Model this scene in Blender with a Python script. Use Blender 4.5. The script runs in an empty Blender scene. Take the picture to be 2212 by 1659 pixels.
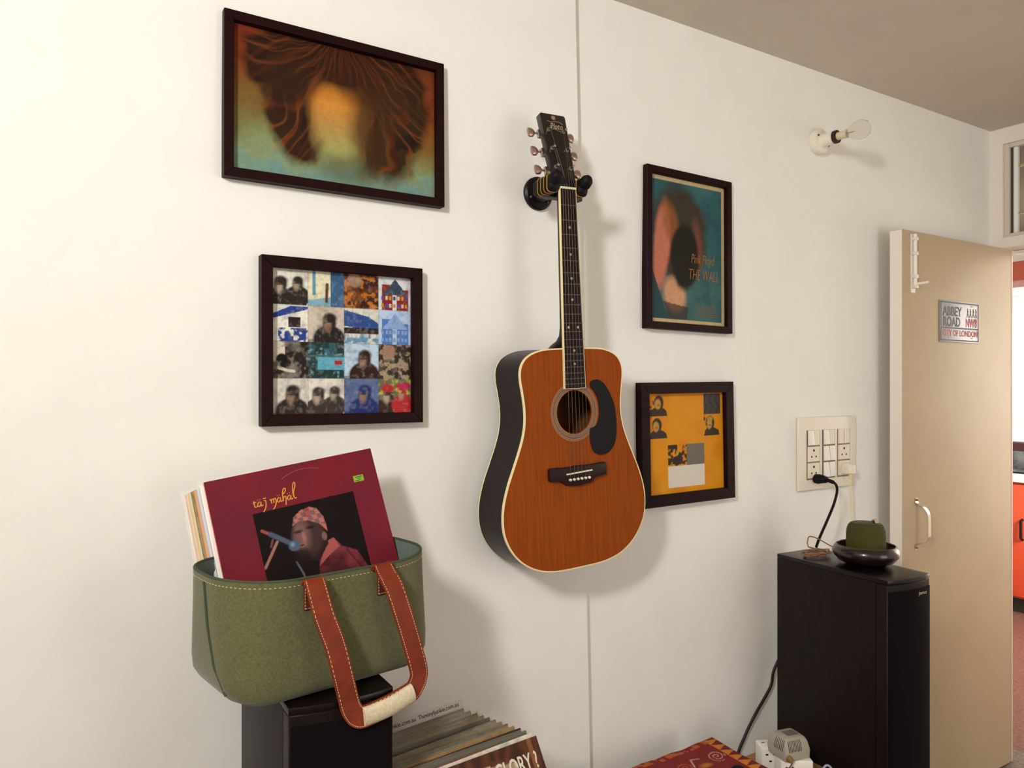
import bpy, bmesh, math, random
import numpy as np
from mathutils import Matrix, Vector, Euler

random.seed(7); np.random.seed(7)
S = bpy.context.scene
COL = S.collection
R = math.radians

# ------------------------------------------------------------------ camera
cam_d = bpy.data.cameras.new('camera'); cam = bpy.data.objects.new('camera', cam_d); COL.objects.link(cam)
cam.location = (0, -1.56, 1.5); cam.rotation_euler = (R(90), 0, R(-32.5))
cam_d.sensor_width = 36; cam_d.lens = 36*1655/2212; cam_d.clip_start = .02
S.camera = cam

# ------------------------------------------------------------------ world and light
W = bpy.data.worlds.new('world'); S.world = W; W.use_nodes = True
W.node_tree.nodes['Background'].inputs[0].default_value = (.75, .85, 1, 1)
W.node_tree.nodes['Background'].inputs[1].default_value = .6

def area(name, loc, target, sx, sy, power, col):
    l = bpy.data.lights.new(name, 'AREA'); l.shape = 'RECTANGLE'; l.size = sx; l.size_y = sy
    l.energy = power; l.color = col
    o = bpy.data.objects.new(name, l); COL.objects.link(o); o.location = loc
    o.rotation_euler = (Vector(target)-Vector(loc)).to_track_quat('-Z', 'Z').to_euler()
    return o
area('window_daylight', (-1.005, -1.7, 2.31), (1.2, -1.5, 1.45), 1.25, .22, 84, (.985, .995, 1.0))
area('fill_light', (2.2, -3.19, 1.25), (2.1, 0, 1.45), 1.2, 1.7, 6.2, (1, .91, .80))  # added fill lamp behind the camera, brightens the right side
area('kitchen_daylight', (4.65, -1.02, 1.75), (6.0, -.1, 1.3), 1.1, 1.0, 60, (1, .98, .95))

S.view_settings.view_transform = 'Standard'; S.view_settings.look = 'None'
S.view_settings.gamma = 1; S.view_settings.use_curve_mapping = False
S.view_settings.exposure = 1.14

# ------------------------------------------------------------------ helpers
def lin(c):
    c = np.asarray(c, float)
    return np.where(c <= .04045, c/12.92, ((c+.055)/1.055)**2.4)
def hexc(h):
    return tuple(float(v) for v in lin([int(h[i:i+2], 16)/255 for i in (0, 2, 4)]))

MATS = {}
def mat(name, h, rough=.6, metal=0., noise=None, amt=.15, bump=0., coat=0., spec=.5, stretch=None, dark=None, trans=0., ior=1.45, alpha=1., sheen=0.):
    if name in MATS: return MATS[name]
    m = bpy.data.materials.new(name); m.use_nodes = True; nt = m.node_tree; b = nt.nodes['Principled BSDF']
    c = hexc(h)
    b.inputs['Base Color'].default_value = (*c, 1)
    b.inputs['Roughness'].default_value = rough; b.inputs['Metallic'].default_value = metal
    b.inputs['Specular IOR Level'].default_value = spec; b.inputs['Coat Weight'].default_value = coat
    b.inputs['Transmission Weight'].default_value = trans; b.inputs['IOR'].default_value = ior
    b.inputs['Alpha'].default_value = alpha; b.inputs['Sheen Weight'].default_value = sheen
    if noise:
        tc = nt.nodes.new('ShaderNodeTexCoord'); mp = nt.nodes.new('ShaderNodeMapping')
        nz = nt.nodes.new('ShaderNodeTexNoise'); nz.inputs['Scale'].default_value = noise
        nz.inputs['Detail'].default_value = 5; nz.inputs['Roughness'].default_value = .6
        if stretch: mp.inputs['Scale'].default_value = stretch
        nt.links.new(tc.outputs['Object'], mp.inputs[0]); nt.links.new(mp.outputs[0], nz.inputs[0])
        rp = nt.nodes.new('ShaderNodeValToRGB')
        d = hexc(dark) if dark else tuple(v*(1-amt*2) for v in c)
        l = c if dark else tuple(min(1, v*(1+amt)) for v in c)
        rp.color_ramp.elements[0].position = .3; rp.color_ramp.elements[1].position = .7
        rp.color_ramp.elements[0].color = (*d, 1); rp.color_ramp.elements[1].color = (*l, 1)
        nt.links.new(nz.outputs[0], rp.inputs[0]); nt.links.new(rp.outputs[0], b.inputs['Base Color'])
        if bump:
            bp = nt.nodes.new('ShaderNodeBump'); bp.inputs['Strength'].default_value = bump; bp.inputs['Distance'].default_value = .002
            nt.links.new(nz.outputs[0], bp.inputs['Height']); nt.links.new(bp.outputs[0], b.inputs['Normal'])
    MATS[name] = m
    return m

def print_mat():
    if 'printed paper' in MATS: return MATS['printed paper']
    m = bpy.data.materials.new('printed paper'); m.use_nodes = True; nt = m.node_tree; b = nt.nodes['Principled BSDF']
    a = nt.nodes.new('ShaderNodeAttribute'); a.attribute_name = 'ink'
    nt.links.new(a.outputs['Color'], b.inputs['Base Color']); b.inputs['Roughness'].default_value = .42
    b.inputs['Specular IOR Level'].default_value = .15
    MATS['printed paper'] = m; return m
def cloth_mat():
    m = bpy.data.materials.new('printed cotton'); m.use_nodes = True; nt = m.node_tree; b = nt.nodes['Principled BSDF']
    a = nt.nodes.new('ShaderNodeAttribute'); a.attribute_name = 'ink'
    nt.links.new(a.outputs['Color'], b.inputs['Base Color']); b.inputs['Roughness'].default_value = .9
    return m

def link_mesh(name, me, m, parent=None, smooth=None):
    if m is not None: me.materials.append(m)
    if smooth is not None:
        me.polygons.foreach_set('use_smooth', [True]*len(me.polygons))
        me.set_sharp_from_angle(angle=R(smooth))
    o = bpy.data.objects.new(name, me); COL.objects.link(o)
    if parent is not None: o.parent = parent
    return o

class MB:
    """collects shapes into one mesh"""
    def __init__(s): s.v = []; s.f = []
    def add(s, vs, fs):
        n = len(s.v); s.v += [tuple(x) for x in vs]; s.f += [tuple(i+n for i in f) for f in fs]; return s
    def box(s, x0, x1, y0, y1, z0, z1):
        return s.add([(x0,y0,z0),(x1,y0,z0),(x1,y1,z0),(x0,y1,z0),(x0,y0,z1),(x1,y0,z1),(x1,y1,z1),(x0,y1,z1)],
                     [(3,2,1,0),(4,5,6,7),(0,1,5,4),(1,2,6,5),(2,3,7,6),(3,0,4,7)])
    def prism(s, poly, y0, y1):
        """poly: list of (x,z), counter-clockwise seen from -y"""
        n = len(poly)
        vs = [(x, y0, z) for x, z in poly]+[(x, y1, z) for x, z in poly]
        fs = [tuple(range(n)), tuple(range(2*n-1, n-1, -1))]+[((i+1) % n, i, n+i, n+(i+1) % n) for i in range(n)]
        return s.add(vs, fs)
    def loft(s, loops, cap0=True, cap1=True, closed=True):
        n = len(loops[0]); vs = [p for l in loops for p in l]; fs = []
        for k in range(len(loops)-1):
            for i in range(n if closed else n-1):
                a = k*n+i; b = k*n+(i+1) % n
                fs.append((a, b, b+n, a+n))
        if cap0: fs.append(tuple(range(n-1, -1, -1)))
        if cap1: fs.append(tuple(range((len(loops)-1)*n, len(loops)*n)))
        return s.add(vs, fs)
    def tube(s, pts, r, seg=10, caps=True):
        pts = [Vector(p) for p in pts]; loops = []
        rr = r if isinstance(r, (list, tuple)) else [r]*len(pts)
        ref = None
        for i, p in enumerate(pts):
            t = (pts[min(i+1, len(pts)-1)]-pts[max(i-1, 0)]).normalized()
            if ref is None: ref = t.orthogonal().normalized()
            ref = (ref-t*ref.dot(t)).normalized(); b = t.cross(ref)
            loops.append([p+(ref*math.cos(2*math.pi*k/seg)+b*math.sin(2*math.pi*k/seg))*rr[i] for k in range(seg)])
        return s.loft(loops, caps, caps)
    def lathe(s, prof, axis='z', origin=(0, 0, 0), seg=40, caps=True):
        """prof: list of (radius, height)"""
        loops = []
        for r, h in prof:
            l = []
            for k in range(seg):
                a = 2*math.pi*k/seg; c, d = r*math.cos(a), r*math.sin(a)
                p = {'z': (c, d, h), 'y': (c, h, -d), 'x': (h, c, d)}[axis]
                l.append(tuple(p[i]+origin[i] for i in range(3)))
            loops.append(l)
        return s.loft(loops, caps, caps)
    def build(s, name, m, parent=None, bevel=0, seg=2, smooth=35, M=None):
        bm = bmesh.new(); vv = [bm.verts.new(p) for p in s.v]
        for f in s.f:
            try: bm.faces.new([vv[i] for i in f])
            except ValueError: pass
        bmesh.ops.recalc_face_normals(bm, faces=bm.faces)
        if bevel:
            es = [e for e in bm.edges if len(e.link_faces) == 2 and e.calc_face_angle(0) > R(40)]
            bmesh.ops.bevel(bm, geom=es, offset=bevel, segments=seg, affect='EDGES', profile=.5, clamp_overlap=True)
        me = bpy.data.meshes.new(name); bm.to_mesh(me); bm.free()
        if M is not None: me.transform(M)
        return link_mesh(name, me, m, parent, smooth)

def smooth_path(pts, n=8, closed=False):
    pts = [np.array(p, float) for p in pts]; out = []; N = len(pts)
    rng = range(N) if closed else range(N-1)
    for i in rng:
        g = (lambda k: pts[k % N]) if closed else (lambda k: pts[max(0, min(N-1, k))])
        p0, p1, p2, p3 = g(i-1), g(i), g(i+1), g(i+2)
        for k in range(n):
            t = k/n
            out.append(.5*((2*p1)+(-p0+p2)*t+(2*p0-5*p1+4*p2-p3)*t*t+(-p0+3*p1-3*p2+p3)*t**3))
    if not closed: out.append(pts[-1])
    return out

def rrect(hw, hd, r, z, n=8, cx=0, cy=0):
    out = []
    for k, (sx, sy) in enumerate(((1, -1), (1, 1), (-1, 1), (-1, -1))):
        for i in range(n+1):
            a = R(-90+90*k+90*i/n)
            out.append((cx+sx*(hw-r)+r*math.cos(a), cy+sy*(hd-r)+r*math.sin(a), z))
    return out

def tag(o, label=None, cat=None, group=None, kind=None):
    if label: o['label'] = label
    if cat: o['category'] = cat
    if group: o['group'] = group
    if kind: o['kind'] = kind
    return o
def struct(o): o['kind'] = 'structure'; return o
def empty(name, loc=(0, 0, 0), rot=(0, 0, 0)):
    o = bpy.data.objects.new(name, None); COL.objects.link(o); o.location = loc; o.rotation_euler = rot; o.empty_display_size = .05
    return o

def text(name, body, size, m, parent, loc, align='CENTER', sx=1., shear=0., bold=0., rotz=0., thick=.0003):
    """lettering standing in the x-z plane, read from -y"""
    cu = bpy.data.curves.new(name, 'FONT'); cu.body = body; cu.size = size; cu.align_x = align; cu.align_y = 'CENTER'
    cu.shear = shear; cu.offset = bold; cu.extrude = thick; cu.resolution_u = 3
    t = bpy.data.objects.new(name, cu); COL.objects.link(t)
    dg = bpy.context.evaluated_depsgraph_get()
    me = bpy.data.meshes.new_from_object(t.evaluated_get(dg))
    bpy.data.objects.remove(t); bpy.data.curves.remove(cu)
    me.transform(Matrix.Translation(loc) @ Matrix.Rotation(R(90), 4, 'X') @ Matrix.Rotation(rotz, 4, 'Z') @ Matrix.Diagonal((sx, 1, 1, 1)))
    me.name = name
    me.materials.clear()
    return link_mesh(name, me, m, parent)

def strokes(name, lines, w, m, parent, M, thick=.0004):
    """pen strokes in an x-z plane as thin ribbons; M places them"""
    b = MB()
    for ln in lines:
        pts = [np.array(p) for p in (smooth_path(ln, 6) if len(ln) > 2 else ln)]
        L = []; Rr = []
        for i, p in enumerate(pts):
            t = pts[min(i+1, len(pts)-1)]-pts[max(i-1, 0)]; t = t/(np.linalg.norm(t)+1e-9)
            n = np.array([-t[1], t[0]]); k = w*(.55+.45*abs(t[1]*.8+t[0]*.2))
            L.append(p+n*k/2); Rr.append(p-n*k/2)
        loops = [[(a[0], -thick, a[1]), (c[0], -thick, c[1]), (c[0], 0, c[1]), (a[0], 0, a[1])] for a, c in zip(L, Rr)]
        b.loft(loops)
    return b.build(name, m, parent, M=M)

# ---- flat prints: ink colours stored per vertex on a fine flat sheet
class Canvas:
    def __init__(s, w, h, nx, ny, col):
        s.w, s.h, s.nx, s.ny = w, h, nx, ny
        u = np.linspace(0, 1, nx+1); v = np.linspace(0, 1, ny+1)
        s.u, s.v = np.meshgrid(u, v); s.c = np.ones(s.u.shape+(3,))*np.array(hexc(col))
    def noise(s, sc, seed=0, octv=3):
        out = np.zeros_like(s.u); amp = 1; tot = 0
        asp = s.w/s.h
        for o in range(octv):
            rg = np.random.RandomState(seed*31+o); n = 64; g = rg.rand(n, n)
            x = s.u*sc*asp*2**o; y = s.v*sc*2**o
            xi = np.floor(x).astype(int); yi = np.floor(y).astype(int); fx = x-xi; fy = y-yi
            fx = fx*fx*(3-2*fx); fy = fy*fy*(3-2*fy)
            a = g[yi % n, xi % n]; b = g[yi % n, (xi+1) % n]; c = g[(yi+1) % n, xi % n]; d = g[(yi+1) % n, (xi+1) % n]
            out += amp*((a*(1-fx)+b*fx)*(1-fy)+(c*(1-fx)+d*fx)*fy); tot += amp; amp *= .5
        return out/tot
    def mix(s, m, col):
        m = np.clip(m, 0, 1)[..., None]; c = np.array(hexc(col)) if isinstance(col, str) else col
        s.c = s.c*(1-m)+c*m
    def ell(s, cx, cy, rx, ry, soft=.05, rot=0, wob=None):
        dx = (s.u-cx)*s.w/s.h; dy = s.v-cy; c, d = math.cos(rot), math.sin(rot)
        x = dx*c+dy*d; y = -dx*d+dy*c
        q = np.sqrt((x/rx)**2+(y/ry)**2)
        if wob is not None: q = q+wob
        return np.clip((1-q)/soft+.5, 0, 1)
    def rect(s, x0, x1, y0, y1): return ((s.u >= x0) & (s.u <= x1) & (s.v >= y0) & (s.v <= y1)).astype(float)
    def poly(s, pts):
        ins = np.zeros(s.u.shape, bool); n = len(pts)
        for i in range(n):
            x0, y0 = pts[i]; x1, y1 = pts[(i+1) % n]
            if y0 == y1: continue
            k = ((y0 > s.v) != (y1 > s.v)) & (s.u < (x1-x0)*(s.v-y0)/(y1-y0)+x0); ins ^= k
        return ins.astype(float)
    def line(s, pts, w):
        d = np.full(s.u.shape, 9.); asp = s.w/s.h
        for (x0, y0), (x1, y1) in zip(pts[:-1], pts[1:]):
            ax, bx = x0*asp, x1*asp; L = (bx-ax)**2+(y1-y0)**2+1e-12
            t = np.clip(((s.u*asp-ax)*(bx-ax)+(s.v-y0)*(y1-y0))/L, 0, 1)
            d = np.minimum(d, np.hypot(s.u*asp-ax-t*(bx-ax), s.v-y0-t*(y1-y0)))
        return np.clip((w-d)/(w*.5)+.5, 0, 1)
    def sheet(s, name, parent, x0, z0, y, m=None):
        nx, ny = s.nx, s.ny
        vs = np.stack([x0+s.u*s.w, np.full_like(s.u, y), z0+s.v*s.h], -1).reshape(-1, 3)
        i = np.arange(nx*ny); r = i//nx; q = i % nx; a = r*(nx+1)+q
        fs = np.stack([a, a+1, a+nx+2, a+nx+1], -1)
        me = bpy.data.meshes.new(name); me.from_pydata(vs.tolist(), [], fs.tolist())
        at = me.color_attributes.new('ink', 'FLOAT_COLOR', 'POINT')
        at.data.foreach_set('color', np.concatenate([np.clip(s.c, 0, 1), np.ones(s.u.shape+(1,))], -1).astype(np.float32).ravel())
        return link_mesh(name, me, m or print_mat(), parent)

# ------------------------------------------------------------------ materials
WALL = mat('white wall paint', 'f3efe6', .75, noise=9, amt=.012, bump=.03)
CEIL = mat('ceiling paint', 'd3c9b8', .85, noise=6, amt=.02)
DOORM = mat('cream door paint', 'c0a987', .5, noise=5, amt=.03)
EDGEM = mat('white trim paint', 'f1e6da', .55)
FRAMEM = mat('black brown frame wood', '200607', .5, noise=60, amt=.2, spec=.14)
BLACKASH = mat('black ash veneer', '120706', .3, spec=.35, noise=22, stretch=(9, 9, .6), dark='080404')
BLACKASH2 = mat('brown black ash side veneer', '1d100c', .5, spec=.25, noise=26, stretch=(9, 9, .45), dark='0a0404')
GRILLE = mat('black grille cloth', '0b0405', .9, spec=.15, noise=900, amt=.3)
BLACKP = mat('black plastic', '0c090a', .4, spec=.3)
RUBBER = mat('black rubber', '0a0708', .6, spec=.25)
CHROME = mat('chrome', 'd8d2cc', .18, 1.)
IVORY = mat('ivory plastic', 'ece3cf', .4)
WHITEP = mat('white plastic', 'efe9dd', .4)
CREAM = mat('cream binding', 'ecd9a4', .4)

# ------------------------------------------------------------------ room shell
b = MB(); b.box(-1.15, 3.43, -3.35, .2, -.1, 0)
struct(b.build('floor', mat('grey mosaic floor', '7c7268', .5, noise=80, amt=.3)))
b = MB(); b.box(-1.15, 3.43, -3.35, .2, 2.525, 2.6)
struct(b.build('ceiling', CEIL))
b = MB(); b.box(1.1, 3.43, .02, .2, 0, 2.525)
struct(b.build('wall_back', WALL))
b = MB(); b.prism([(-1.15, 0), (1.246, 0), (1.2334, .508), (1.222, .95), (1.2093, 1.5), (1.198, 2.0), (1.1855, 2.479), (1.184, 2.525), (-1.15, 2.525)], 0, .1)
struct(b.build('wall_back_pier', WALL, smooth=None))
b = MB()                                             # left wall around its high strip window
y0, y1, z0, z1 = -2.35, -1.05, 2.18, 2.44
b.box(-1.15, -1.0, -3.35, y0, 0, 2.525).box(-1.15, -1.0, y1, 0, 0, 2.525).box(-1.15, -1.0, y0, y1, 0, z0).box(-1.15, -1.0, y0, y1, z1, 2.525)
struct(b.build('wall_left', WALL, smooth=None))
b = MB()
b.box(-1.03, -.99, y0-.03, y0+.01, z0-.03, z1+.03).box(-1.03, -.99, y1-.01, y1+.03, z0-.03, z1+.03).box(-1.03, -.99, y0, y1, z0-.03, z0+.01).box(-1.03, -.99, y0, y1, z1-.01, z1+.03)
struct(b.build('window_2', EDGEM))
b = MB()                                             # wall behind the camera around an opening added for the fill lamp
b.box(-1.15, 1.58, -3.35, -3.2, 0, 2.525).box(2.82, 3.43, -3.35, -3.2, 0, 2.525).box(1.58, 2.82, -3.35, -3.2, 0, .38).box(1.58, 2.82, -3.35, -3.2, 2.12, 2.525)
struct(b.build('wall_front', mat('pale wall paint', 'e0d8ca', .8, noise=6, amt=.03), smooth=None))
b = MB()                                             # right wall with doorway and transom opening
X0, X1 = 3.31, 3.36
b.box(X0, X1, -.026, .02, 0, 2.525).box(X0, X1, -3.2, -.86, 0, 2.525).box(X0, X1, -.86, -.026, 2.462, 2.525).box(X0, X1, -.86, -.026, 2.045, 2.086)
struct(b.build('wall_right', EDGEM, smooth=None))
# transom window with bars
tr = empty('window_1', (3.33, -.44, 2.27)); struct(tr)
fm = mat('painted steel window frame', 'd9cdbb', .5)
gm = mat('grey window glass', '8f8a7e', .35, trans=.75, ior=1.05)  # even grey tint on slightly rough panes
def tbox(name, m, x0, x1, y0, y1, z0, z1, par=tr):
    return MB().box(x0-3.37, x1-3.37, y0+.44, y1+.44, z0-2.27, z1-2.27).build(name, m, par, bevel=.002, seg=1)
tbox('frame_side', fm, 3.36, 3.40, -.045, -.026, 2.086, 2.462)
tbox('frame_side', fm, 3.36, 3.40, -.86, -.84, 2.086, 2.462)
tbox('frame_head', fm, 3.36, 3.40, -.84, -.045, 2.445, 2.462)
tbox('frame_sill', fm, 3.36, 3.40, -.84, -.045, 2.086, 2.102)
dkg = mat('painted gap shade', '4a4036', .8)  # shade of the gap beside the frame, put into a dark strip
tbox('gap_shade_strip', dkg, 3.375, 3.395, -.055, -.045, 2.102, 2.445)
tbox('sash_stile', mat('white window paint', 'eef0e8', .45), 3.37, 3.39, -.072, -.056, 2.102, 2.445)
for z in (2.18, 2.37): tbox('bar', mat('brass bar', 'b8a06a', .4, .3), 3.376, 3.384, -.84, -.045, z-.004, z+.004)
for za, zb in ((2.102, 2.176), (2.184, 2.366), (2.374, 2.445)): tbox('pane', gm, 3.386, 3.388, -.84, -.07, za, zb)
# door lining
dlm = mat('bounce tinted lining', 'e6cdbd', .5)  # reddish bounced light put into the lining colour
struct(MB().box(3.305, 3.318, -.0605, -.026, 0, 2.045).build('trim_1', dlm, bevel=.002))
struct(MB().box(3.305, 3.37, -.86, -.0605, 2.03, 2.045).build('trim_2', dlm, bevel=.002))
struct(MB().box(3.32, 3.36, -.84, -.0605, 2.018, 2.03).build('trim_3', WHITEP, bevel=.002))

# the open door with bolt and pull handle
dr = struct(MB().box(2.528, 3.283, -.07, -.026, .01, 2.03).build('door_1', DOORM, bevel=.003))
# pale edge of the leaf
MB().box(2.5265, 2.5285, -.069, -.027, .012, 2.028).build('edge_lipping', EDGEM, dr)
bl = MB().box(2.577, 2.603, -.0735, -.0702, 1.815, 2.018).build('tower_bolt', EDGEM, dr, bevel=.001)
MB().tube([(2.588, -.081, 1.83), (2.588, -.081, 2.016)], .006).build('rod', WHITEP, bl)
for z in (1.835, 1.87, 1.95, 2.0): MB().box(2.578, 2.598, -.089, -.0735, z-.006, z+.006).build('bolt_staple', EDGEM, bl, bevel=.002)
MB().tube([(2.588, -.081, 1.846), (2.60, -.095, 1.846), (2.612, -.115, 1.85)], .004).build('bolt_knob', WHITEP, bl)
h = MB()
pth = [(2.612, -.0705, 1.105), (2.612, -.073, 1.088), (2.614, -.10, 1.072), (2.616, -.112, 1.05), (2.616, -.114, 1.0), (2.616, -.112, .972), (2.614, -.10, .955), (2.612, -.073, .942), (2.612, -.0705, .925)]
sp = smooth_path(pth, 5); loops = []
for i, p in enumerate(sp):
    t = sp[min(i+1, len(sp)-1)]-sp[max(i-1, 0)]; t = t/np.linalg.norm(t); n = np.cross(t, [1, 0, 0]); n = n/np.linalg.norm(n)
    loops.append([tuple(p+np.array([sx*.0085, 0, 0])+n*sy*.002) for sx, sy in ((-1, -1), (1, -1), (1, 1), (-1, 1))])
hd = h.loft(loops).build('handle', CHROME, dr)
for z in (1.098, .932): MB().lathe([(.0035, -.076), (.0035, -.072)], 'y', (2.612, 0, z), 10).build('screw', mat('dull steel screw', '6b5a4c', .4, .8), hd)

# street name sign on the door
sg = MB().box(2.758, 3.028, -.0745, -.0715, 1.652, 1.802).build('street_sign', mat('silver grey sign enamel', 'a8a4aa', .35, .2), bevel=.0014)
tag(sg, 'small silver metal street sign reading ABBEY ROAD fixed to the open door', 'sign')
BK = mat('black sign paint', '140d0e', .5); RD = mat('red sign paint', 'b3261c', .5)
MB().box(2.762, 3.024, -.0752, -.0744, 1.793, 1.798).box(2.762, 3.024, -.0752, -.0744, 1.656, 1.661).box(2.762, 2.766, -.0752, -.0744, 1.656, 1.798).box(3.020, 3.024, -.0752, -.0744, 1.656, 1.798).box(2.766, 3.02, -.0752, -.0744, 1.7005, 1.706).build('border', BK, sg)
text('lettering', 'ABBEY', .047, BK, sg, (2.777, -.0748, 1.762), 'LEFT', .92, bold=.0014)
text('lettering', 'ROAD', .047, BK, sg, (2.777, -.0748, 1.724), 'LEFT', .88, bold=.0014)
text('lettering', 'NW8', .046, RD, sg, (3.012, -.0748, 1.724), 'RIGHT', .76, bold=.001)
text('lettering', 'CITY OF LONDON', .031, RD, sg, (2.895, -.0748, 1.684), 'CENTER', .93, bold=.0006)
lines = []
for k in range(4):
    x = 2.946+k*.0195
    lines += [[(x, 1.779), (x, 1.764)], [(x, 1.766), (x-.002, 1.757), (x-.007, 1.746)], [(x, 1.766), (x+.003, 1.756), (x+.007, 1.746)], [(x, 1.775), (x+.005, 1.766)]]
strokes('walking_figures', lines, .0036, BK, sg, Matrix.Translation((0, -.0746, 0)))
for x, z in ((2.82, 1.787), (2.975, 1.787), (2.82, 1.669), (2.975, 1.669)):
    MB().box(x-.006, x+.006, -.0750, -.0744, z-.0022, z+.0022).build('slot', mat('dull steel screw', '6b5a4c', .4, .8), sg)

# ------------------------------------------------------------------ framed pictures
def picture(name, cx, cz, w, h, bw, depth, wall_y, tilt, roll, label, group):
    """empty at the lower edge on the wall; local x right, z up, y into the wall"""
    rt = empty(name); rt.rotation_mode = 'YXZ'
    rt.matrix_world = Matrix.Translation((cx, wall_y, cz-h/2)) @ Matrix.Rotation(tilt, 4, 'X') @ Matrix.Rotation(roll, 4, 'Y')
    tag(rt, label, 'picture', group)
    def rail(p):   # one mitred rail with a small inner step
        return p
    o = [(-w/2, 0), (w/2, 0), (w/2, h), (-w/2, h)]
    i = [(-w/2+bw, bw), (w/2-bw, bw), (w/2-bw, h-bw), (-w/2+bw, h-bw)]
    for k in range(4):
        a, c = o[k], o[(k+1) % 4]; d, e = i[(k+1) % 4], i[k]
        MB().prism([a, c, d, e], -depth, -.001).build('frame_rail', FRAMEM, rt, bevel=.0008, seg=1)
    MB().box(-w/2+bw*.6, w/2-bw*.6, -.006, -.003, bw*.6, h-bw*.6).build('backing_board', mat('backing board', '5a4635', .8), rt)
    return rt
GP = 'black framed pictures on the wall'

# 1 wide painted poster: a plain colour study in the poster's hues
p1 = picture('framed_poster', .561, 2.0615, .475, .325, .0185, .024, -.001, R(-1.2), R(.35), 'large wide black-framed poster in orange, brown and teal, highest on the wall', GP)
w, h, bw = .475, .325, .0185
c = Canvas(w-2*bw+.004, h-2*bw+.004, 220, 148, '6a5a30')
v = c.v; u = c.u; n1 = c.noise(3, 1, 4); n2 = c.noise(7, 2, 4)
n3 = c.noise(1.6, 4, 3)
c.mix(np.clip((v-.40)*2.6+(n1-.5)*1.6, 0, 1), '4c2416')
c.mix(np.clip((.66-v)*2.0+(n1-.5)*1.2, 0, 1)*.9, '7c7636')
c.mix(np.clip((.40-v)*3.0+(n2-.5)*1.2, 0, 1), '8a9a70')
c.mix(np.clip((.17-v)*5+(n2-.5)*1.6, 0, 1), '6c938c')
c.mix(c.ell(.10, .84, .18, .16, 1.4)*.8, '9a3418'); c.mix(c.ell(.95, .66, .15, .30, 1.4)*.8, '93451a'); c.mix(c.ell(.05, .55, .15, .15, 1.4)*.5, '8a5a26')
wob = (n1-.5)*.6+(n2-.5)*.3+(n3-.5)*.5
c.mix(c.ell(.52, .78, .66, .42, .18, 0, wob), '2c150d')
c.mix(c.ell(.30, .52, .23, .42, .25, .15, wob*.8), '30190d'); c.mix(c.ell(.76, .50, .27, .42, .3, -.12, wob*.8), '33200f')
rg = random.Random(5)
warm = np.clip((v-.22)*2.4, 0, 1)[..., None]
colg = np.array(hexc('9c9a5c'))*(1-warm)+np.array(hexc('d2822f'))*warm
c.mix(c.ell(.50, .48, .215, .33, .5, .03, (n2-.5)*.25), colg)
c.mix(c.ell(.66, .50, .16, .38, .8, -.05, (n2-.5)*.3)*.85, '3f2612')
c.mix(c.ell(.50, .82, .26, .14, 1.1, 0, wob*.9), '33170c')
hair = np.clip(c.ell(.52, .74, .66, .46, .3, 0, wob)+c.ell(.30, .50, .23, .44, .3, .15, wob*.8)+c.ell(.76, .48, .27, .44, .3, -.12, wob*.8), 0, 1)*(1-c.ell(.50, .48, .20, .31, .5, .03))
na = c.noise(2.2, 71, 3); nb = c.noise(2.6, 72, 3)
dxh = (u-.5)*1.5; dyh = v-1.12; th_ = np.arctan2(dyh, dxh); rr_ = np.hypot(dxh, dyh)
for fr_, sd, lo_, colr, am in ((30, na*1.4, .55, '7a3014', .5), (40, nb*1.5, .7, '9a481a', .4), (34, na+nb, .2, '140805', .75), (52, nb-na, .8, 'b8662a', .35)):
    st_ = np.sin(th_*fr_*.8+rr_*9+sd*16)
    c.mix(hair*np.clip((st_-lo_)*4, 0, 1)*am*np.clip(.25+1.4*(c.noise(3, 75, 2)-.3), 0, 1), colr)
c.mix(c.ell(.52, .12, .2, .10, .9, 0, wob*.4)*.5, '33423a')
c.mix(c.ell(.45, .60, .08, .10, .9)*.4, 'e2983c'); c.mix(c.ell(.5, .28, .1, .06, .9)*.4, 'a8a666')
c.mix(c.noise(50, 5, 2)*.22, '3a2c18')
c.sheet('poster_print', p1, -w/2+bw-.002, bw-.002, -.010)

# 2 square collage: sixteen small made-up snapshots
p2 = picture('framed_collage', .569, 1.5855, .350, .340, .0225, .026, -.001, R(-.6), R(.1), 'square black-framed collage of sixteen small photos, above the green bag', GP)
w, h, bw = .350, .340, .0225
c = Canvas(w-2*bw+.004, h-2*bw+.004, 224, 216, 'e9e4d8')
n1 = c.noise(18, 8, 3); n2 = c.noise(34, 9, 3)
pal = [('e6dfcf', '2a2520', 'two'), ('e9e0bc', '3a5f86', 'street'), ('3a1a10', 'b86a1c', 'dots'), ('d9dbdc', '8a2018', 'tower'),
       ('e8e6d6', '2c3f88', 'cafe'), ('cdbfae', '231c19', 'one'), ('d8d6c4', '2a4c8a', 'street2'), ('b9cbe6', '4f78b8', 'tower'),
       ('231c18', 'd6cbb8', 'stage'), ('1d3534', '5aa6bd', 'band'), ('b9cfe2', '30120e', 'one'), ('33261e', 'a08a70', 'dots'),
       ('d9d2c4', '2b221d', 'one'), ('e2dccf', '3a302a', 'two'), ('5a6a90', '1d2c66', 'one'), ('5c6a4c', 'b3262a', 'two')]
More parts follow.
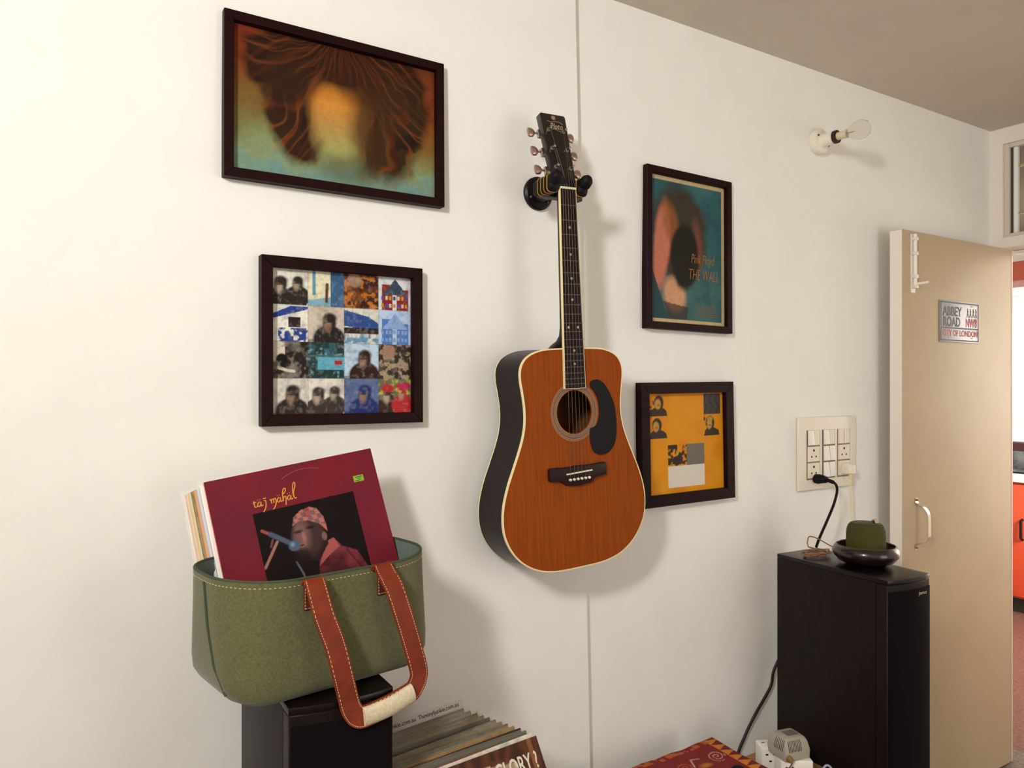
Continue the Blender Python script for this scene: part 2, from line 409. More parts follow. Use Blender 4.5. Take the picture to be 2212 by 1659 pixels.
for k, (bg, fg, kind) in enumerate(pal):
    cx, cy = k % 4, 3-k//4; a0, a1, b0, b1 = cx/4, (cx+1)/4, cy/4, (cy+1)/4
    m = c.rect(a0, a1, b0, b1); tu = (c.u-a0)*4; tv = (c.v-b0)*4
    P = lambda x, y: (a0+x/4, b0+y/4)
    c.mix(m, bg); c.mix(m*np.clip((n1-.52)*3, 0, 1)*.4, fg)
    def head(x, y, s, col, hair):
        c.mix(m*c.ell(*P(x, y-.42*s), .11*s, .09*s, .15), hair)
        c.mix(m*c.poly([P(x-.32*s, y-.95*s), P(x-.27*s, y-.42*s), P(x-.1*s, y-.27*s), P(x+.1*s, y-.27*s), P(x+.27*s, y-.42*s), P(x+.33*s, y-.95*s)]), hair)
        c.mix(m*c.ell(*P(x, y), .046*s, .064*s, .35), hair); c.mix(m*c.ell(*P(x-.05*s, y-.05*s), .026*s, .044*s, .8), col); c.mix(m*c.ell(*P(x+.02*s, y+.14*s), .044*s, .03*s, .6), hair); c.mix(m*c.ell(*P(x-.04*s, y+.02*s), .024*s, .006*s, .8)*.8, '1a1412')
    if kind == 'two': head(.27, .52, .95, 'b09a84', fg if k != 15 else '3a2018'); head(.72, .58, .8, 'a08a74', fg)
    elif kind == 'one': head(.58, .55, 1.05, '8a6a56', fg); c.mix(m*c.rect(a0, a1, b0, b0+.02)*.6, fg)
    elif kind == 'street':
        c.mix(m*c.poly([P(0, 0), P(.75, 0), P(.6, .28), P(0, .16)]), '7fa9b8'); c.mix(m*c.rect(*[a0+.62/4, a1], b0, b1), fg)
        c.mix(m*c.rect(a0+.12/4, a0+.2/4, b0+.3/4, b1), '5d95a8'); c.mix(m*c.line([P(.5, .15), P(.52, .62)], .011), '5a3a22')
    elif kind == 'street2':
        c.mix(m*c.poly([P(0, .95), P(.7, .78), P(1, .6), P(1, .35), P(0, .5)]), fg); c.mix(m*c.rect(a0, a1, b0+.28/4, b0+.45/4), '2a1a1c')
        c.mix(m*np.clip((n2-.45)*6, 0, 1)*(tv < .28), '5f8fae')
    elif kind == 'tower':
        c.mix(m*c.rect(a0+.1/4, a0+.42/4, b0, b0+.75/4), fg); c.mix(m*c.rect(a0+.55/4, a0+.9/4, b0, b0+.62/4), fg); c.mix(m*c.poly([P(.1, .45), P(.9, .45), P(.5, .92)]), '3a4658' if k == 3 else '86a4d4')
        for j in range(14): c.mix(m*c.rect(a0+(.08+.12*(j % 7))/4, a0+(.15+.12*(j % 7))/4, b0+(.08+.22*(j//7))/4, b0+(.2+.22*(j//7))/4), ['c88a1c', '3c4c9a', 'c8c0a8'][j % 3] if k == 3 else '7f9fd0')
    elif kind == 'cafe':
        c.mix(m*c.poly([P(0, .72), P(.55, .98), P(1, .98), P(1, .9), P(.05, .62)]), fg); c.mix(m*c.rect(a0+.48/4, a0+.8/4, b0+.4/4, b0+.68/4), '2a1a18')
        c.mix(m*np.clip((n2-.42)*8, 0, 1)*(tv < .38)*(tu > .2), fg)
    elif kind == 'stage':
        c.mix(m*c.rect(a0, a0+.38/4, b0+.45/4, b1), fg); c.mix(m*c.line([P(.2, .3), P(.45, .22), P(.62, .2)], .01), fg); c.mix(m*c.ell(*P(.3, .5), .04, .045, .2), '100c0a')
        c.mix(m*np.clip((n2-.62)*9, 0, 1)*.7, '8a7a68')
    elif kind == 'band':
        c.mix(m*c.rect(a0+.26/4, a1, b0+.25/4, b0+.6/4), fg); c.mix(m*np.clip((n2-.6)*9, 0, 1)*.6, '7fb0b8'); c.mix(m*c.rect(a0+.72/4, a0+.94/4, b0+.4/4, b0+.5/4), 'b3261c')
        c.mix(m*c.rect(a0, a1, b0+.6/4, b0+.66/4), '3a6a66')
    elif kind == 'dots':
        c.mix(m*np.clip((n2-.52)*9, 0, 1), fg); c.mix(m*c.ell(*P(.3, .8), .05, .05, .3), '9a7a62')
    if k == 15: c.mix(m*np.clip((n2-.5)*6, 0, 1)*(tv > .55)*.9, 'b9b23c'); c.mix(m*c.ell(*P(.27, .73), .05, .03, .2), 'b3262a'); c.mix(m*c.ell(*P(.75, .8), .06, .025, .2), 'b8284a')
c.mix(np.clip((c.noise(50, 12, 3)-.5)*4, 0, 1)*.22, '1c1612'); c.mix(np.clip((c.noise(44, 13, 3)-.55)*4, 0, 1)*.12, 'e6dccb')
for i_ in range(1, 4):
    for m in (np.abs(c.u-i_/4) < .003, np.abs(c.v-i_/4) < .003): c.mix(m*.35, '2a2420')
c.sheet('collage_print', p2, -w/2+bw-.002, bw-.002, -.010)

# 3 tall teal poster with pale border: plain flowing shapes in the poster's hues
p3 = picture('framed_poster', 1.594, 1.8745, .335, .449, .0195, .024, .019, R(-1.0), R(.8), 'tall black-framed teal poster with cream border, right of the guitar neck', GP)
w, h, bw = .335, .449, .0195
c = Canvas(w-2*bw+.004, h-2*bw+.004, 120, 170, 'c9b283')
n1 = c.noise(4, 21, 4); n2 = c.noise(11, 22, 3)
f = c.rect(.045, .955, .03, .97); c.mix(f, '2f5c60'); c.mix(f*np.clip((n1-.45)*3, 0, 1)*.6, '46726c'); c.mix(f*np.clip((n2-.5)*4, 0, 1)*.35, '1f3a40')
wob = (n1-.5)*.5
c.mix(f*c.ell(.40, .60, .24, .36, .25, .08, wob), '3d3528')
c.mix(f*c.ell(.16, .52, .075, .30, .4, -.12, wob), 'c4745c'); c.mix(f*c.ell(.33, .20, .11, .13, .4, .3, wob), 'cf9a72')
c.mix(f*c.ell(.28, .7, .07, .13, .6, .2, wob)*.7, '9a5a2e'); c.mix(f*c.ell(.62, .55, .05, .16, .8, .1, wob)*.6, '8a4a34')
c.mix(f*c.ell(.46, .46, .13, .24, .2, .0, wob*.6), '1c1810')
c.mix(f*c.poly([(.045, .36), (.2, .1), (.28, .03), (.045, .03)]), '24474a'); c.mix(f*c.poly([(.18, .15), (.5, .12), (.48, .03), (.26, .03)])*.8, '3a2a20')
c.mix(c.noise(60, 23, 2)*.25, '2a2a20')
pr3 = c.sheet('poster_print', p3, -w/2+bw-.002, bw-.002, -.010)
OR = mat('orange ink', 'a87034', .7)
text('lettering', 'Pink Floyd', .040, OR, p3, (.058, -.0105, .208), 'CENTER', .56, .2, bold=-.0007)
text('lettering', 'THE WALL', .046, OR, p3, (.062, -.0105, .162), 'CENTER', .56, .2, bold=-.0009)
for k in range(6):
    ww = random.uniform(.03, .05)
    strokes('small_print', [[(.075-ww+i*ww*.2, .075-k*.0062+random.uniform(-.001, .001)) for i in range(11)]], .0022, mat('dull orange ink', '8a4a26', .6), p3, Matrix.Translation((0, -.0103, 0)))

# 4 orange picture with small grey squares
p4 = picture('framed_print', 1.5905, 1.334, .363, .342, .031, .026, .019, R(-.8), R(-.55), 'black-framed orange print with small grey squares, partly behind the guitar body', GP)
w, h, bw = .363, .342, .031
c = Canvas(w-2*bw+.004, h-2*bw+.004, 168, 156, 'd68c12')
n1 = c.noise(5, 31, 4); n2 = c.noise(30, 32, 3)
c.mix(np.clip((n1-.5)*3, 0, 1)*.55, 'c86f12'); c.mix(np.clip((.45-n1)*3, 0, 1)*.4, 'dea038')
def sq(x0, x1, y0, y1, kind):
    m = c.rect(x0, x1, y0, y1); P = lambda a, b_: (x0+a*(x1-x0), y0+b_*(y1-y0)); k = (y1-y0)
    if kind == 'grey': c.mix(m, '6b675e'); c.mix(m*n2*.3, '8a7a58')
    if kind == 'white': c.mix(m, 'd5cdbd')
    if kind == 'net':
        c.mix(m, '47403c')
        for i in range(-2, 5):
            c.mix(m*c.line([P(i*.35, 0), P(i*.35+.2, .35), P(i*.35-.05, .7), P(i*.35+.15, 1)], .006)*.8, '2a2422')
    if kind == 'net2':
        for i in range(-1, 4): c.mix(m*c.line([P(i*.35, 0), P(i*.35+.2, .35), P(i*.35-.05, .7), P(i*.35+.15, 1)], .004)*.35, 'b3702a')
    if kind in ('a', 'b', 'c'):
        x = {'a': .55, 'b': .45, 'c': .4}[kind]
        c.mix(m*c.poly([P(.02, 0), P(.12, .28), P(x-.12, .42), P(x+.15, .42), P(.92, .25), P(.98, 0)]), '3a3026')
        c.mix(m*c.ell(*P(x, .62), .3*k, .34*k, .2), '3a3026'); c.mix(m*c.ell(*P(x-.05, .55), .19*k, .24*k, .3), 'b98a3c')
        c.mix(m*c.ell(*P(x-.02, .5), .1*k, .04*k, .5)*.6, '4a3826'); c.mix(m*np.clip((n2-.62)*8, 0, 1)*(c.u < x0+.3*(x1-x0)), '3a3026')
        if kind == 'c': c.mix(m*c.ell(*P(x, .8), .2*k, .12*k, .4), 'a8863c')
    if kind == 'd': c.mix(m*np.clip((n2-.42)*9, 0, 1), '33291f'); c.mix(m*c.ell(*P(.5, .25), .34*k, .22*k, .2), '33291f'); c.mix(m*c.ell(*P(.5, .62), .09*k, .13*k, .3), 'c08a34')
sq(.03, .27, .775, .985, 'a'); sq(.03, .265, .555, .765, 'b'); sq(.735, .96, .775, .985, 'net'); sq(.73, .95, .555, .765, 'c'); sq(.735, .96, .33, .545, 'net2')
sq(.265, .505, .275, .485, 'd'); sq(.505, .735, .275, .485, 'grey'); sq(.265, .735, .06, .27, 'white')
c.sheet('print_sheet', p4, -w/2+bw-.002, bw-.002, -.010)

# ------------------------------------------------------------------ guitar
gt = empty('acoustic_guitar', (1.0935, -.14, 1.073), (0, R(-2.7), 0))
tag(gt, 'brown acoustic guitar with black pickguard hanging on the wall', 'guitar')
TOP = mat('amber spruce top', '99470a', .45, noise=14, stretch=(14, 1, .5), dark='7f3807', coat=0, spec=.1)
SIDE = mat('dark mahogany sides', '1d0d0c', .35, noise=20, stretch=(4, 4, 1), dark='120708', coat=.04, spec=.2)
ROSE = mat('rosewood', '2c1214', .5, spec=.2, noise=30, stretch=(6, 1, .6), dark='20100f')
prof = [(.0, .0), (.0005, .05), (.004, .085), (.014, .122), (.034, .157), (.062, .184), (.096, .2015), (.13, .207), (.168, .2035), (.21, .1905), (.25, .173), (.29, .1555), (.322, .1445), (.352, .1395), (.382, .1395), (.412, .143), (.44, .1472), (.462, .147), (.48, .140), (.494, .126), (.504, .103), (.5095, .07), (.5105, 0)]
half = smooth_path([(w_, z_) for z_, w_ in prof], 6)
half = [(max(0, float(p[0])), float(p[1])) for p in half]
outline = half+[(-x, z) for x, z in half[-2:0:-1]]           # ccw from bottom centre
def ring(sc, y, cz=.24):                                      # outline grown by sc metres
    n = len(outline); o = []
    for i in range(n):
        p = np.array(outline[i]); t = np.array(outline[(i+1) % n])-np.array(outline[i-1]); t /= np.linalg.norm(t)+1e-9
        o.append((p[0]+t[1]*sc, y, p[1]-t[0]*sc))
    return o
DP = .106
MB().loft([ring(0, .003), ring(0, DP-.003)], False, False).build('side', SIDE, gt)
hc = (.0, .3625); hr = .05
ang = [math.atan2(p[1]-hc[1], p[0]-hc[0]) for p in outline]
inner = [(hc[0]+hr*math.cos(a), hc[1]+hr*math.sin(a)) for a in ang]
def ytop(y): return [ring(-.001, y), [(x, y, z) for x, z in inner]]
b = MB(); o_, i_ = ytop(0); o2, i2 = ytop(.003)
b.loft([o2, o_, i_, i2], False, False); b.build('soundboard', TOP, gt)
MB().loft([ring(-.001, DP-.001), ring(-.09, DP+.002)], False, True).build('back', SIDE, gt)
MB().loft([ring(-.0025, -.0012), ring(.0008, -.0008), ring(.0008, .004), ring(-.0025, .004)], False, False).build('binding', CREAM, gt)
MB().loft([ring(.0006, DP-.004), ring(.0006, DP), ring(-.002, DP+.001)], False, False).build('binding', CREAM, gt)
MB().loft([ring(-.004, DP-.006), ring(-.09, DP-.005)], False, True).build('inner_lining', mat('bare brown wood', '6f3c1c', .7), gt)
# rosette rings
def annulus(r0, r1, y): return MB().loft([[(hc[0]+r*math.cos(2*math.pi*k/64), y, hc[1]+r*math.sin(2*math.pi*k/64)) for k in range(64)] for r in (r0, r1)], False, False)
rz = annulus(.0515, .0685, -.0003).build('rosette', mat('rosette amber', '8a4a18', .4), gt)
for r0, r1, hh in ((.0522, .0528, 'b9a98c'), (.0555, .0595, '6f6a58'), (.0605, .0612, '2a1a12'), (.0628, .0634, 'b9a98c'), (.0665, .0672, 'a8987a')):
    annulus(r0, r1, -.0006).build('rosette_ring', mat('rosette '+hh, hh, .4), rz)
# pickguard
pg = smooth_path([(.052, .432), (.075, .434), (.098, .415), (.118, .375), (.1235, .33), (.119, .287), (.10, .262), (.075, .256), (.054, .263), (.044, .285), (.043, .318), (.062, .327), (.0705, .345), (.0725, .3625), (.069, .388), (.060, .405), (.048, .42)], 4, True)
pgp = [(float(x), float(z)) for x, z in pg]
MB().prism(pgp, -.0016, -.0002).build('pickguard', mat('black pickguard', '0b080c', .35, spec=.2), gt)
# bridge
bp = [(-.083, .236), (-.079, .2395), (-.03, .2375), (0, .239), (.03, .2375), (.079, .2395), (.083, .236), (.083, .212), (.079, .209), (.05, .207), (.036, .196), (.0, .192), (-.036, .196), (-.05, .207), (-.079, .209), (-.083, .212)]
br = MB().prism(bp[::-1], -.009, 0).build('bridge', ROSE, gt, bevel=.002)
MB().prism([(-.037, .2205), (.037, .2235), (.037, .2265), (-.037, .2235)], -.0125, -.008).build('saddle', mat('bone', 'e9dfc4', .35), br)
for k in range(6): MB().lathe([(.0026, -.008), (.0034, -.0115), (.003, -.0135), (.001, -.0145)], 'y', (-.0275+k*.011, 0, .2085), 12).build('bridge_pin', mat('bone', 'e9dfc4', .35), br)
# fretboard, neck and heel
NUT = .8745
def fw(z): return .0215+(NUT-z)*.0165
fb = MB().prism([(-fw(.418), .418), (fw(.418), .418), (fw(NUT), NUT), (-fw(NUT), NUT)], -.0075, -.0008).build('fretboard', mat('dark fretboard', '1e0c0e', .5, spec=.2, noise=40, stretch=(6, 1, .5), dark='120708'), gt)
for s in (-1, 1):
    MB().prism([(s*fw(.418), .418), (s*(fw(.418)+.0014), .418), (s*(fw(NUT)+.0014), NUT), (s*fw(NUT), NUT)][::s], -.0077, -.0006).build('edge_binding', CREAM, fb)
MB().box(-fw(.418)-.001, fw(.418)+.001, -.0077, -.0006, .4168, .418).build('end_binding', CREAM, fb)
for k in range(1, 21):
    z = .2225+.652*2**(-k/12)
    if z > .42: MB().box(-fw(z), fw(z), -.0086, -.0074, z-.0009, z+.0009).build('fret', mat('fret wire', '5c4a40', .45, .6), fb)
def fz(k): return .2225+.652*(2**(-k/12)+2**(-(k-1)/12))/2
for k in (3, 5, 7, 9, 15, 17):
    MB().lathe([(.0031, -.0079), (.0031, -.0073)], 'y', (0, 0, fz(k)), 14).build('inlay_dot', mat('pearl dot', 'a89a86', .4), fb)
for s in (-1, 1): MB().lathe([(.0031, -.0079), (.0031, -.0073)], 'y', (s*.0135, 0, fz(12)), 14).build('inlay_dot', mat('pearl dot', 'a89a86', .4), fb)
loops = []
for z, d in ((.508, .094), (.514, .090), (.521, .074), (.528, .050), (.54, .032), (.56, .0255), (.60, .0235), (.72, .022), (NUT-.01, .0205), (NUT, .0205)):
    q = fw(z); wz_ = q if z > .53 else q*(1-.25*(.53-z)/.022)
    loops.append([(wz_*math.cos(math.pi*k/12)*(1 if k in (0, 12) else 1), -.0008+(d)*math.sin(math.pi*k/12)**.8, z) for k in range(13)])
MB().loft(loops).build('neck', SIDE, gt)
MB().box(-.0222, .0222, -.0105, -.0008, NUT, NUT+.005).build('nut', mat('bone', 'e9dfc4', .35), gt, bevel=.001)
# headstock pitched back
hs = MB(); 
hp = [(-.0235, .004), (.0235, .004), (.031, .03), (.036, .185), (.0335, .189), (-.0335, .189), (-.036, .185), (-.031, .03)]
HM = Matrix.Translation((0, -.0035, NUT+.002)) @ Matrix.Rotation(R(-14), 4, 'X')
ho = hs.prism(hp, 0, .0175).build('headstock', mat('glossy black headstock', '120a0a', .3, coat=.3), gt, bevel=.0012)
ho.matrix_local = HM
GOLD = mat('faded gold print', 'b7a184', .4)
text('logo', 'Pluto', .021, GOLD, ho, (.003, -.0005, .157), 'CENTER', .82, .35)
strokes('logo_scroll', [[(-.02, .170), (-.01, .1675), (.005, .170), (.018, .169), (.024, .164)], [(-.016, .148), (0, .150), (.012, .146), (.024, .147)]], .0011, GOLD, ho, Matrix.Translation((0, -.0002, 0)))
MB().lathe([(.0062, -.0008), (.0062, 0)], 'y', (0, 0, .179), 20).build('emblem', mat('bronze print', '8a6a44', .4), ho)
text('emblem_mark', '©', .009, GOLD, ho, (0, -.0011, .179))
NICK = mat('nickel', 'b9aa9c', .28, 1.)
BUT = mat('brushed nickel button', 'c3a595', .3, .9)
posts = []
for s in (-1, 1):
    for k in range(3):
        z = .052+k*.047; x = s*.0215
        tp = MB().lathe([(.005, 0), (.005, -.002), (.003, -.0025), (.003, -.012), (.0034, -.0135), (.002, -.0145)], 'y', (x, 0, z), 14).build('tuner_post', NICK, ho)
        MB().box(min(s*.018, s*.037), max(s*.018, s*.037), .0176, .027, z-.010, z+.010).build('tuner_gear', NICK, tp, bevel=.002)
        MB().tube([(s*.034, .021, z), (s*.047, .021, z)], .0024, 10).build('tuner_shaft', NICK, tp)
        bl_ = []
        for t, rz_, ry_ in ((.046, .003, .003), (.049, .0075, .0046), (.053, .0112, .0056), (.061, .0122, .0056), (.0645, .0106, .0045), (.0655, .0075, .0028)):
            bl_.append([(s*t, .021+ry_*math.cos(2*math.pi*j/16), z+rz_*math.sin(2*math.pi*j/16)) for j in range(16)])
        MB().loft(bl_).build('tuner_button', BUT, tp)
        posts.append((x, z))
for i in range(6):
    x0 = -.0275+i*.011; xn = -.0175+i*.007
    s = -1 if i < 3 else 1; k = (i if i < 3 else 5-i)
    px_, pz_ = (s*.0215+(.003 if s < 0 else -.003)), .052+k*.047
    tip = HM @ Vector((px_, -.006, pz_))
    MB().tube([(x0, -.0125, .2085), (x0, -.0128, .2235), (xn, -.0108, NUT+.0025), tip], .00034 if i > 2 else .00046, 5).build('string', mat('string wire', '5a4a3c', .45, .6), gt)
MB().lathe([(.004, -.012), (.006, -.006), (.006, 0)], 'z', (0, .053, 0), 14).build('strap_button', NICK, gt)

# hanger on the wall
hg = empty('guitar_hanger', (1.067, 0, 1.968)); tag(hg, 'black wall hanger with yellow-striped padded yoke holding the guitar', 'hanger')
MB().lathe([(.041, -.001), (.041, -.008), (.036, -.012), (.01, -.013), (.001, -.013)], 'y', (0, 0, 0), 40).build('wall_plate', BLACKP, hg)
for a in (205, 25, 320): MB().lathe([(.0035, -.0125), (.003, -.0145), (.001, -.015)], 'y', (.03*math.cos(R(a)), 0, .03*math.sin(R(a))), 12).build('screw', NICK if a != 320 else mat('dull steel screw', '6b5a4c', .4, .8), hg)
MB().tube([(0, -.008, -.012), (.0, -.05, -.012), (0, -.085, -.012)], .011, 14).build('stem', mat('dark brown steel', '1e1414', .5), hg)
MB().box(-.056, .056, -.112, -.082, -.034, -.010).build('cross_bar', mat('dark brown steel', '1e1414', .5), hg, bevel=.004)
YEL = mat('yellow stripe', 'c98f1e', .6)
for s in (-1, 1):
    dx = s*.0415-.012
    def sec(y, hw, hh, r_, dz): return [(x, y, z+dz) for x, z, _ in rrect(hw, hh, r_, 0, 5, dx, -.006)]
    y_ = MB().loft([sec(-.080, .012, .016, .006, -.008), sec(-.086, .014, .019, .008, -.008), sec(-.12, .0145, .020, .009, -.006), sec(-.143, .0145, .020, .010, -.005), sec(-.149, .012, .0165, .010, -.004), sec(-.152, .007, .010, .006, -.004)]).build('yoke_arm', RUBBER, hg, smooth=50)
    MB().tube([(dx, -.138, -.006), (dx+s*.001, -.152, -.003), (dx+s*.001, -.162, .003), (dx+s*.001, -.168, .006), (dx+s*.001, -.171, .007)], [.0143, .0155, .014, .009, .004], 20).build('yoke_tip', RUBBER, y_)
    for j in range(4):
        yy = -.102-j*.0125; w_ = .0006 if j < 3 else .0011; dz_ = -.0068+.0005*j
        MB().loft([sec(yy+a_*w_, .0146+e_, .0201+e_, .009, dz_) for a_, e_ in ((-1, 0), (-1, .0007), (1, .0007), (1, 0))], False, False).build('stripe', YEL, y_)


# ------------------------------------------------------------------ floor speakers
def make_speaker():
    r = empty('floor_speaker')
    Wd, D, H = .172, .36, 1.0
    fc = [(x, -D/2-.012*(1-(x/(Wd/2))**2)) for x in np.linspace(-Wd/2, Wd/2, 9)]
    MB().box(-Wd/2, Wd/2, -D/2+.034, D/2, .02, H-.012).build('cabinet', BLACKASH2, r, bevel=.002)
    def slab(z0, z1, inset, name, m, y1=-D/2+.034):
        pts = [(x*(1-inset*2/Wd), y+inset) for x, y in fc]
        lo = [(x, y, z0) for x, y in pts]+[(pts[-1][0], y1, z0), (pts[0][0], y1, z0)]
        hi = [(x, y, z1) for x, y, _ in lo]
        return MB().loft([lo, hi]).build(name, m, r, bevel=.0015, seg=1)
    pts = fc
    lo = [(x, y, H-.012) for x, y in pts]+[(Wd/2, D/2, H-.012), (-Wd/2, D/2, H-.012)]
    MB().loft([lo, [(x, y, H) for x, y, _ in lo]]).build('top_panel', BLACKASH, r, bevel=.002)
    slab(.02, H-.0125, .0005, 'front_frame', BLACKASH2, -D/2+.0338)
    g = MB().loft([[(x*.955, y-.004, z) for x, y in fc]+[(Wd*.4775, -D/2+.02, z), (-Wd*.4775, -D/2+.02, z)] for z in (.05, H-.03)]).build('grille', GRILLE, r, bevel=.002)
    text('logo', 'jamo', .0135, GOLD, g, (.034, -D/2-.0152, H-.041), 'CENTER', 1.25)
    MB().box(-Wd/2-.01, Wd/2+.01, -D/2, D/2+.0, 0, .02).build('plinth', BLACKP, r, bevel=.003)
    return r
def copy_tree(o, parent=None):
    c_ = o.copy(); COL.objects.link(c_)
    if parent is not None: c_.parent = parent
    for ch in list(o.children): copy_tree(ch, c_)
    return c_
spR = make_speaker(); spL = copy_tree(spR)
spR.location = (1.947, -.259, 0); spR.rotation_euler = (0, 0, R(-4.2))
spL.location = (.436, -.203, 0); spL.rotation_euler = (0, 0, R(-2.2))
tag(spR, 'tall black floor speaker by the open door carrying a wooden bowl', 'speaker', 'pair of black floor speakers')
tag(spL, 'black floor speaker under the green felt bag', 'speaker', 'pair of black floor speakers')

# ------------------------------------------------------------------ green felt bag
BL = Vector((.43, -.235, 1.0015)); BA = R(8.6)
bag = empty('felt_bag', BL, (0, 0, BA)); tag(bag, 'green felt tote bag with brown leather handle holding records', 'bag')
BM = Matrix.Translation(BL) @ Matrix.Rotation(BA, 4, 'Z'); BI = BM.inverted()
GREEN = mat('olive green felt', '5f5d38', .95, noise=260, amt=.16, bump=.25, sheen=.2)
GRIN = mat('grey green felt lining', '66706a', .95, noise=200, amt=.1)
LEATH = mat('brown leather', '7c2d12', .55, spec=.3, noise=45, amt=.12, bump=.1)
CREAMF = mat('cream felt', 'd6c6a6', .95, noise=220, amt=.1, bump=.2)
STI = mat('pale thread', 'd9c391', .8)
def rim_z(x): return .190+.006*(x/.195)**2
lo = []
for z, hw, hd, r_ in ((0, .150, .100, .04), (.002, .160, .108, .046), (.010, .174, .116, .055), (.026, .184, .1195, .062), (.05, .189, .1205, .072), (.10, .1915, .121, .085), (.16, .193, .1215, .096)):
    lo.append(rrect(hw, hd, r_, z, 12))
top = rrect(.194, .122, .102, 0, 12); topi = rrect(.190, .118, .099, 0, 12)
lo.append([(x, y, rim_z(x)) for x, y, _ in top])
bo = MB().loft(lo, True, False).build('outer_shell', GREEN, bag, smooth=50)
li = [[(x, y, rim_z(x)) for x, y, _ in topi], rrect(.188, .1175, .093, .15, 12), rrect(.184, .1165, .069, .05, 12), rrect(.170, .112, .052, .01, 12), rrect(.15, .095, .04, .006, 12)]
MB().loft(li, False, True).build('lining', GRIN, bag, smooth=50)
mid = [(((a[0]+q[0])/2), (a[1]+q[1])/2, rim_z(a[0])+.0005) for a, q in zip(top, topi)]
MB().tube(mid+[mid[0]], .0026, 8, False).build('rim_edge', mat('dark green edge', '3a4530', .8), bag)
# side seams at the front corners
for s in (-1, 1):
    sx = [(s*.1940, -.016, .187), (s*.1925, -.026, .12), (s*.1895, -.046, .06), (s*.1795, -.069, .018)]
    MB().tube([(x+s*.001, y, z) for x, y, z in sx], .0021, 6).build('side_seam', mat('dark green edge', '3a4530', .8), bag)
# rim stitching: short dashes
sb = MB(); oc = rrect(.1943, .1223, .102, 0, 16)
acc = [Vector((x, y, rim_z(x)-.0085)) for x, y, _ in oc]; acc.append(acc[0])
dense = []
for a, q in zip(acc[:-1], acc[1:]):
    n = max(1, int((q-a).length/.0024))
    dense += [a.lerp(q, k/n) for k in range(n)]
for k in range(0, len(dense)-2, 3): sb.tube([dense[k], dense[k+1], dense[min(k+2, len(dense)-1)]*.35+dense[k+1]*.65], .00055, 4)
sb.build('stitching', STI, bag)
# handle
def loc(p): return BI @ Vector(p)
Lp = [(.3825, -.372, 1.186), (.3835, -.378, 1.1935), (.3864, -.3863, 1.178), (.3944, -.3958, 1.139), (.4098, -.403, 1.0914), (.4207, -.4061, 1.0453), (.432, -.404, 1.0), (.4375, -.4035, .984), (.4465, -.403, .973), (.460, -.4025, .9700)]
Rp = [(.545, -.387, .9835), (.556, -.383, .9895), (.5635, -.3805, 1.002), (.5637, -.3802, 1.018), (.5517, -.3822, 1.0593), (.5366, -.38, 1.1111), (.5241, -.3723, 1.1561), (.5148, -.363, 1.1797), (.5085, -.354, 1.1955), (.5067, -.348, 1.187)]
path = smooth_path([tuple(loc(p)) for p in Lp+[(.502, -.395, .9745)]+Rp], 6)
N0 = np.array([0, -1, .12]); loops = []; edgeA = []; edgeB = []
for i, p in enumerate(path):
    t = path[min(i+1, len(path)-1)]-path[max(i-1, 0)]; t = t/np.linalg.norm(t)
    wv = np.array([1, 0, 0]) if (i < 14 or i > len(path)-15) else np.cross(N0, t)
    wv = wv-t*wv.dot(t); wv /= np.linalg.norm(wv)
    if i >= len(path)-15: wv = -wv
    if i < 14: wv = wv
    k_ = np.cross(wv, t); hw_ = .0172
    if i > 0 and loops and np.dot(wv, prevw) < 0: wv = -wv; k_ = np.cross(wv, t)
    prevw = wv
    loops.append([tuple(p+wv*hw_*a+k_*.0017*c_) for a, c_ in ((-1, -1), (1, -1), (1, 1), (-1, 1))])
    edgeA.append(p+wv*(hw_-.0028)); edgeB.append(p-wv*(hw_-.0028))
hn = MB().loft(loops).build('handle', LEATH, bag, bevel=.0006, seg=1, smooth=40)
sb = MB()
for E_ in (edgeA, edgeB):
    for k in range(len(E_)-1):
        a, q = E_[k], E_[k+1]; n = max(1, int(round(np.linalg.norm(q-a)/.0055)))
        for j in range(n):
            s_ = a+(q-a)*(j+.1)/n; e_ = a+(q-a)*(j+.68)/n
            sb.tube([tuple(s_+N0*.0017), tuple(e_+N0*.0017)], .0006, 4)
sb.build('stitching', STI, hn)
ga, gb_ = loc((.4555, -.404, .9695)), loc((.549, -.3885, .984))
gm_ = (ga+gb_)/2+Vector((0, 0, -.0045)); gp = smooth_path([tuple(ga), tuple(gm_), tuple(gb_)], 8)
loops = []
for i, p in enumerate(gp):
    t = gp[min(i+1, len(gp)-1)]-gp[max(i-1, 0)]; t /= np.linalg.norm(t); up_ = np.cross([0, -1, 0], t); up_ /= np.linalg.norm(up_)
    if up_[2] < 0: up_ = -up_
    loops.append([tuple(p+up_*.0158*math.cos(2*math.pi*k/20)+np.array([0, -1, 0])*.0085*math.sin(2*math.pi*k/20)) for k in range(20)])
MB().loft(loops).build('grip', CREAMF, hn, smooth=60)
for px_, dz in ((-.0655, 0), (.0655, 0)):
    fx = px_ + (.004 if px_ < 0 else .006)
    q = MB().box(fx-.0172, fx+.0172, -.1242, -.1212, .142, .189).build('handle_patch', mat('dark brown leather', '5c2114', .5, noise=45, amt=.15), bag, bevel=.001, seg=1)
    rv = MB().lathe([(.0042, -.1242), (.0042, -.1252), (.003, -.1268), (.001, -.1272)], 'y', (fx+.001, 0, .158), 16).build('rivet', NICK, q)
    sb = MB()
    for k in range(9):
        z = .1435+k*.005; sb.tube([(fx-.0148, -.1245, z), (fx-.0148, -.1245, z+.003)], .0005, 4)
    for k in range(6):
        x = fx-.0145+k*.0052; sb.tube([(x, -.1245, .1445), (x+.003, -.1245, .1445)], .0005, 4)
    sb.build('stitching', STI, q)

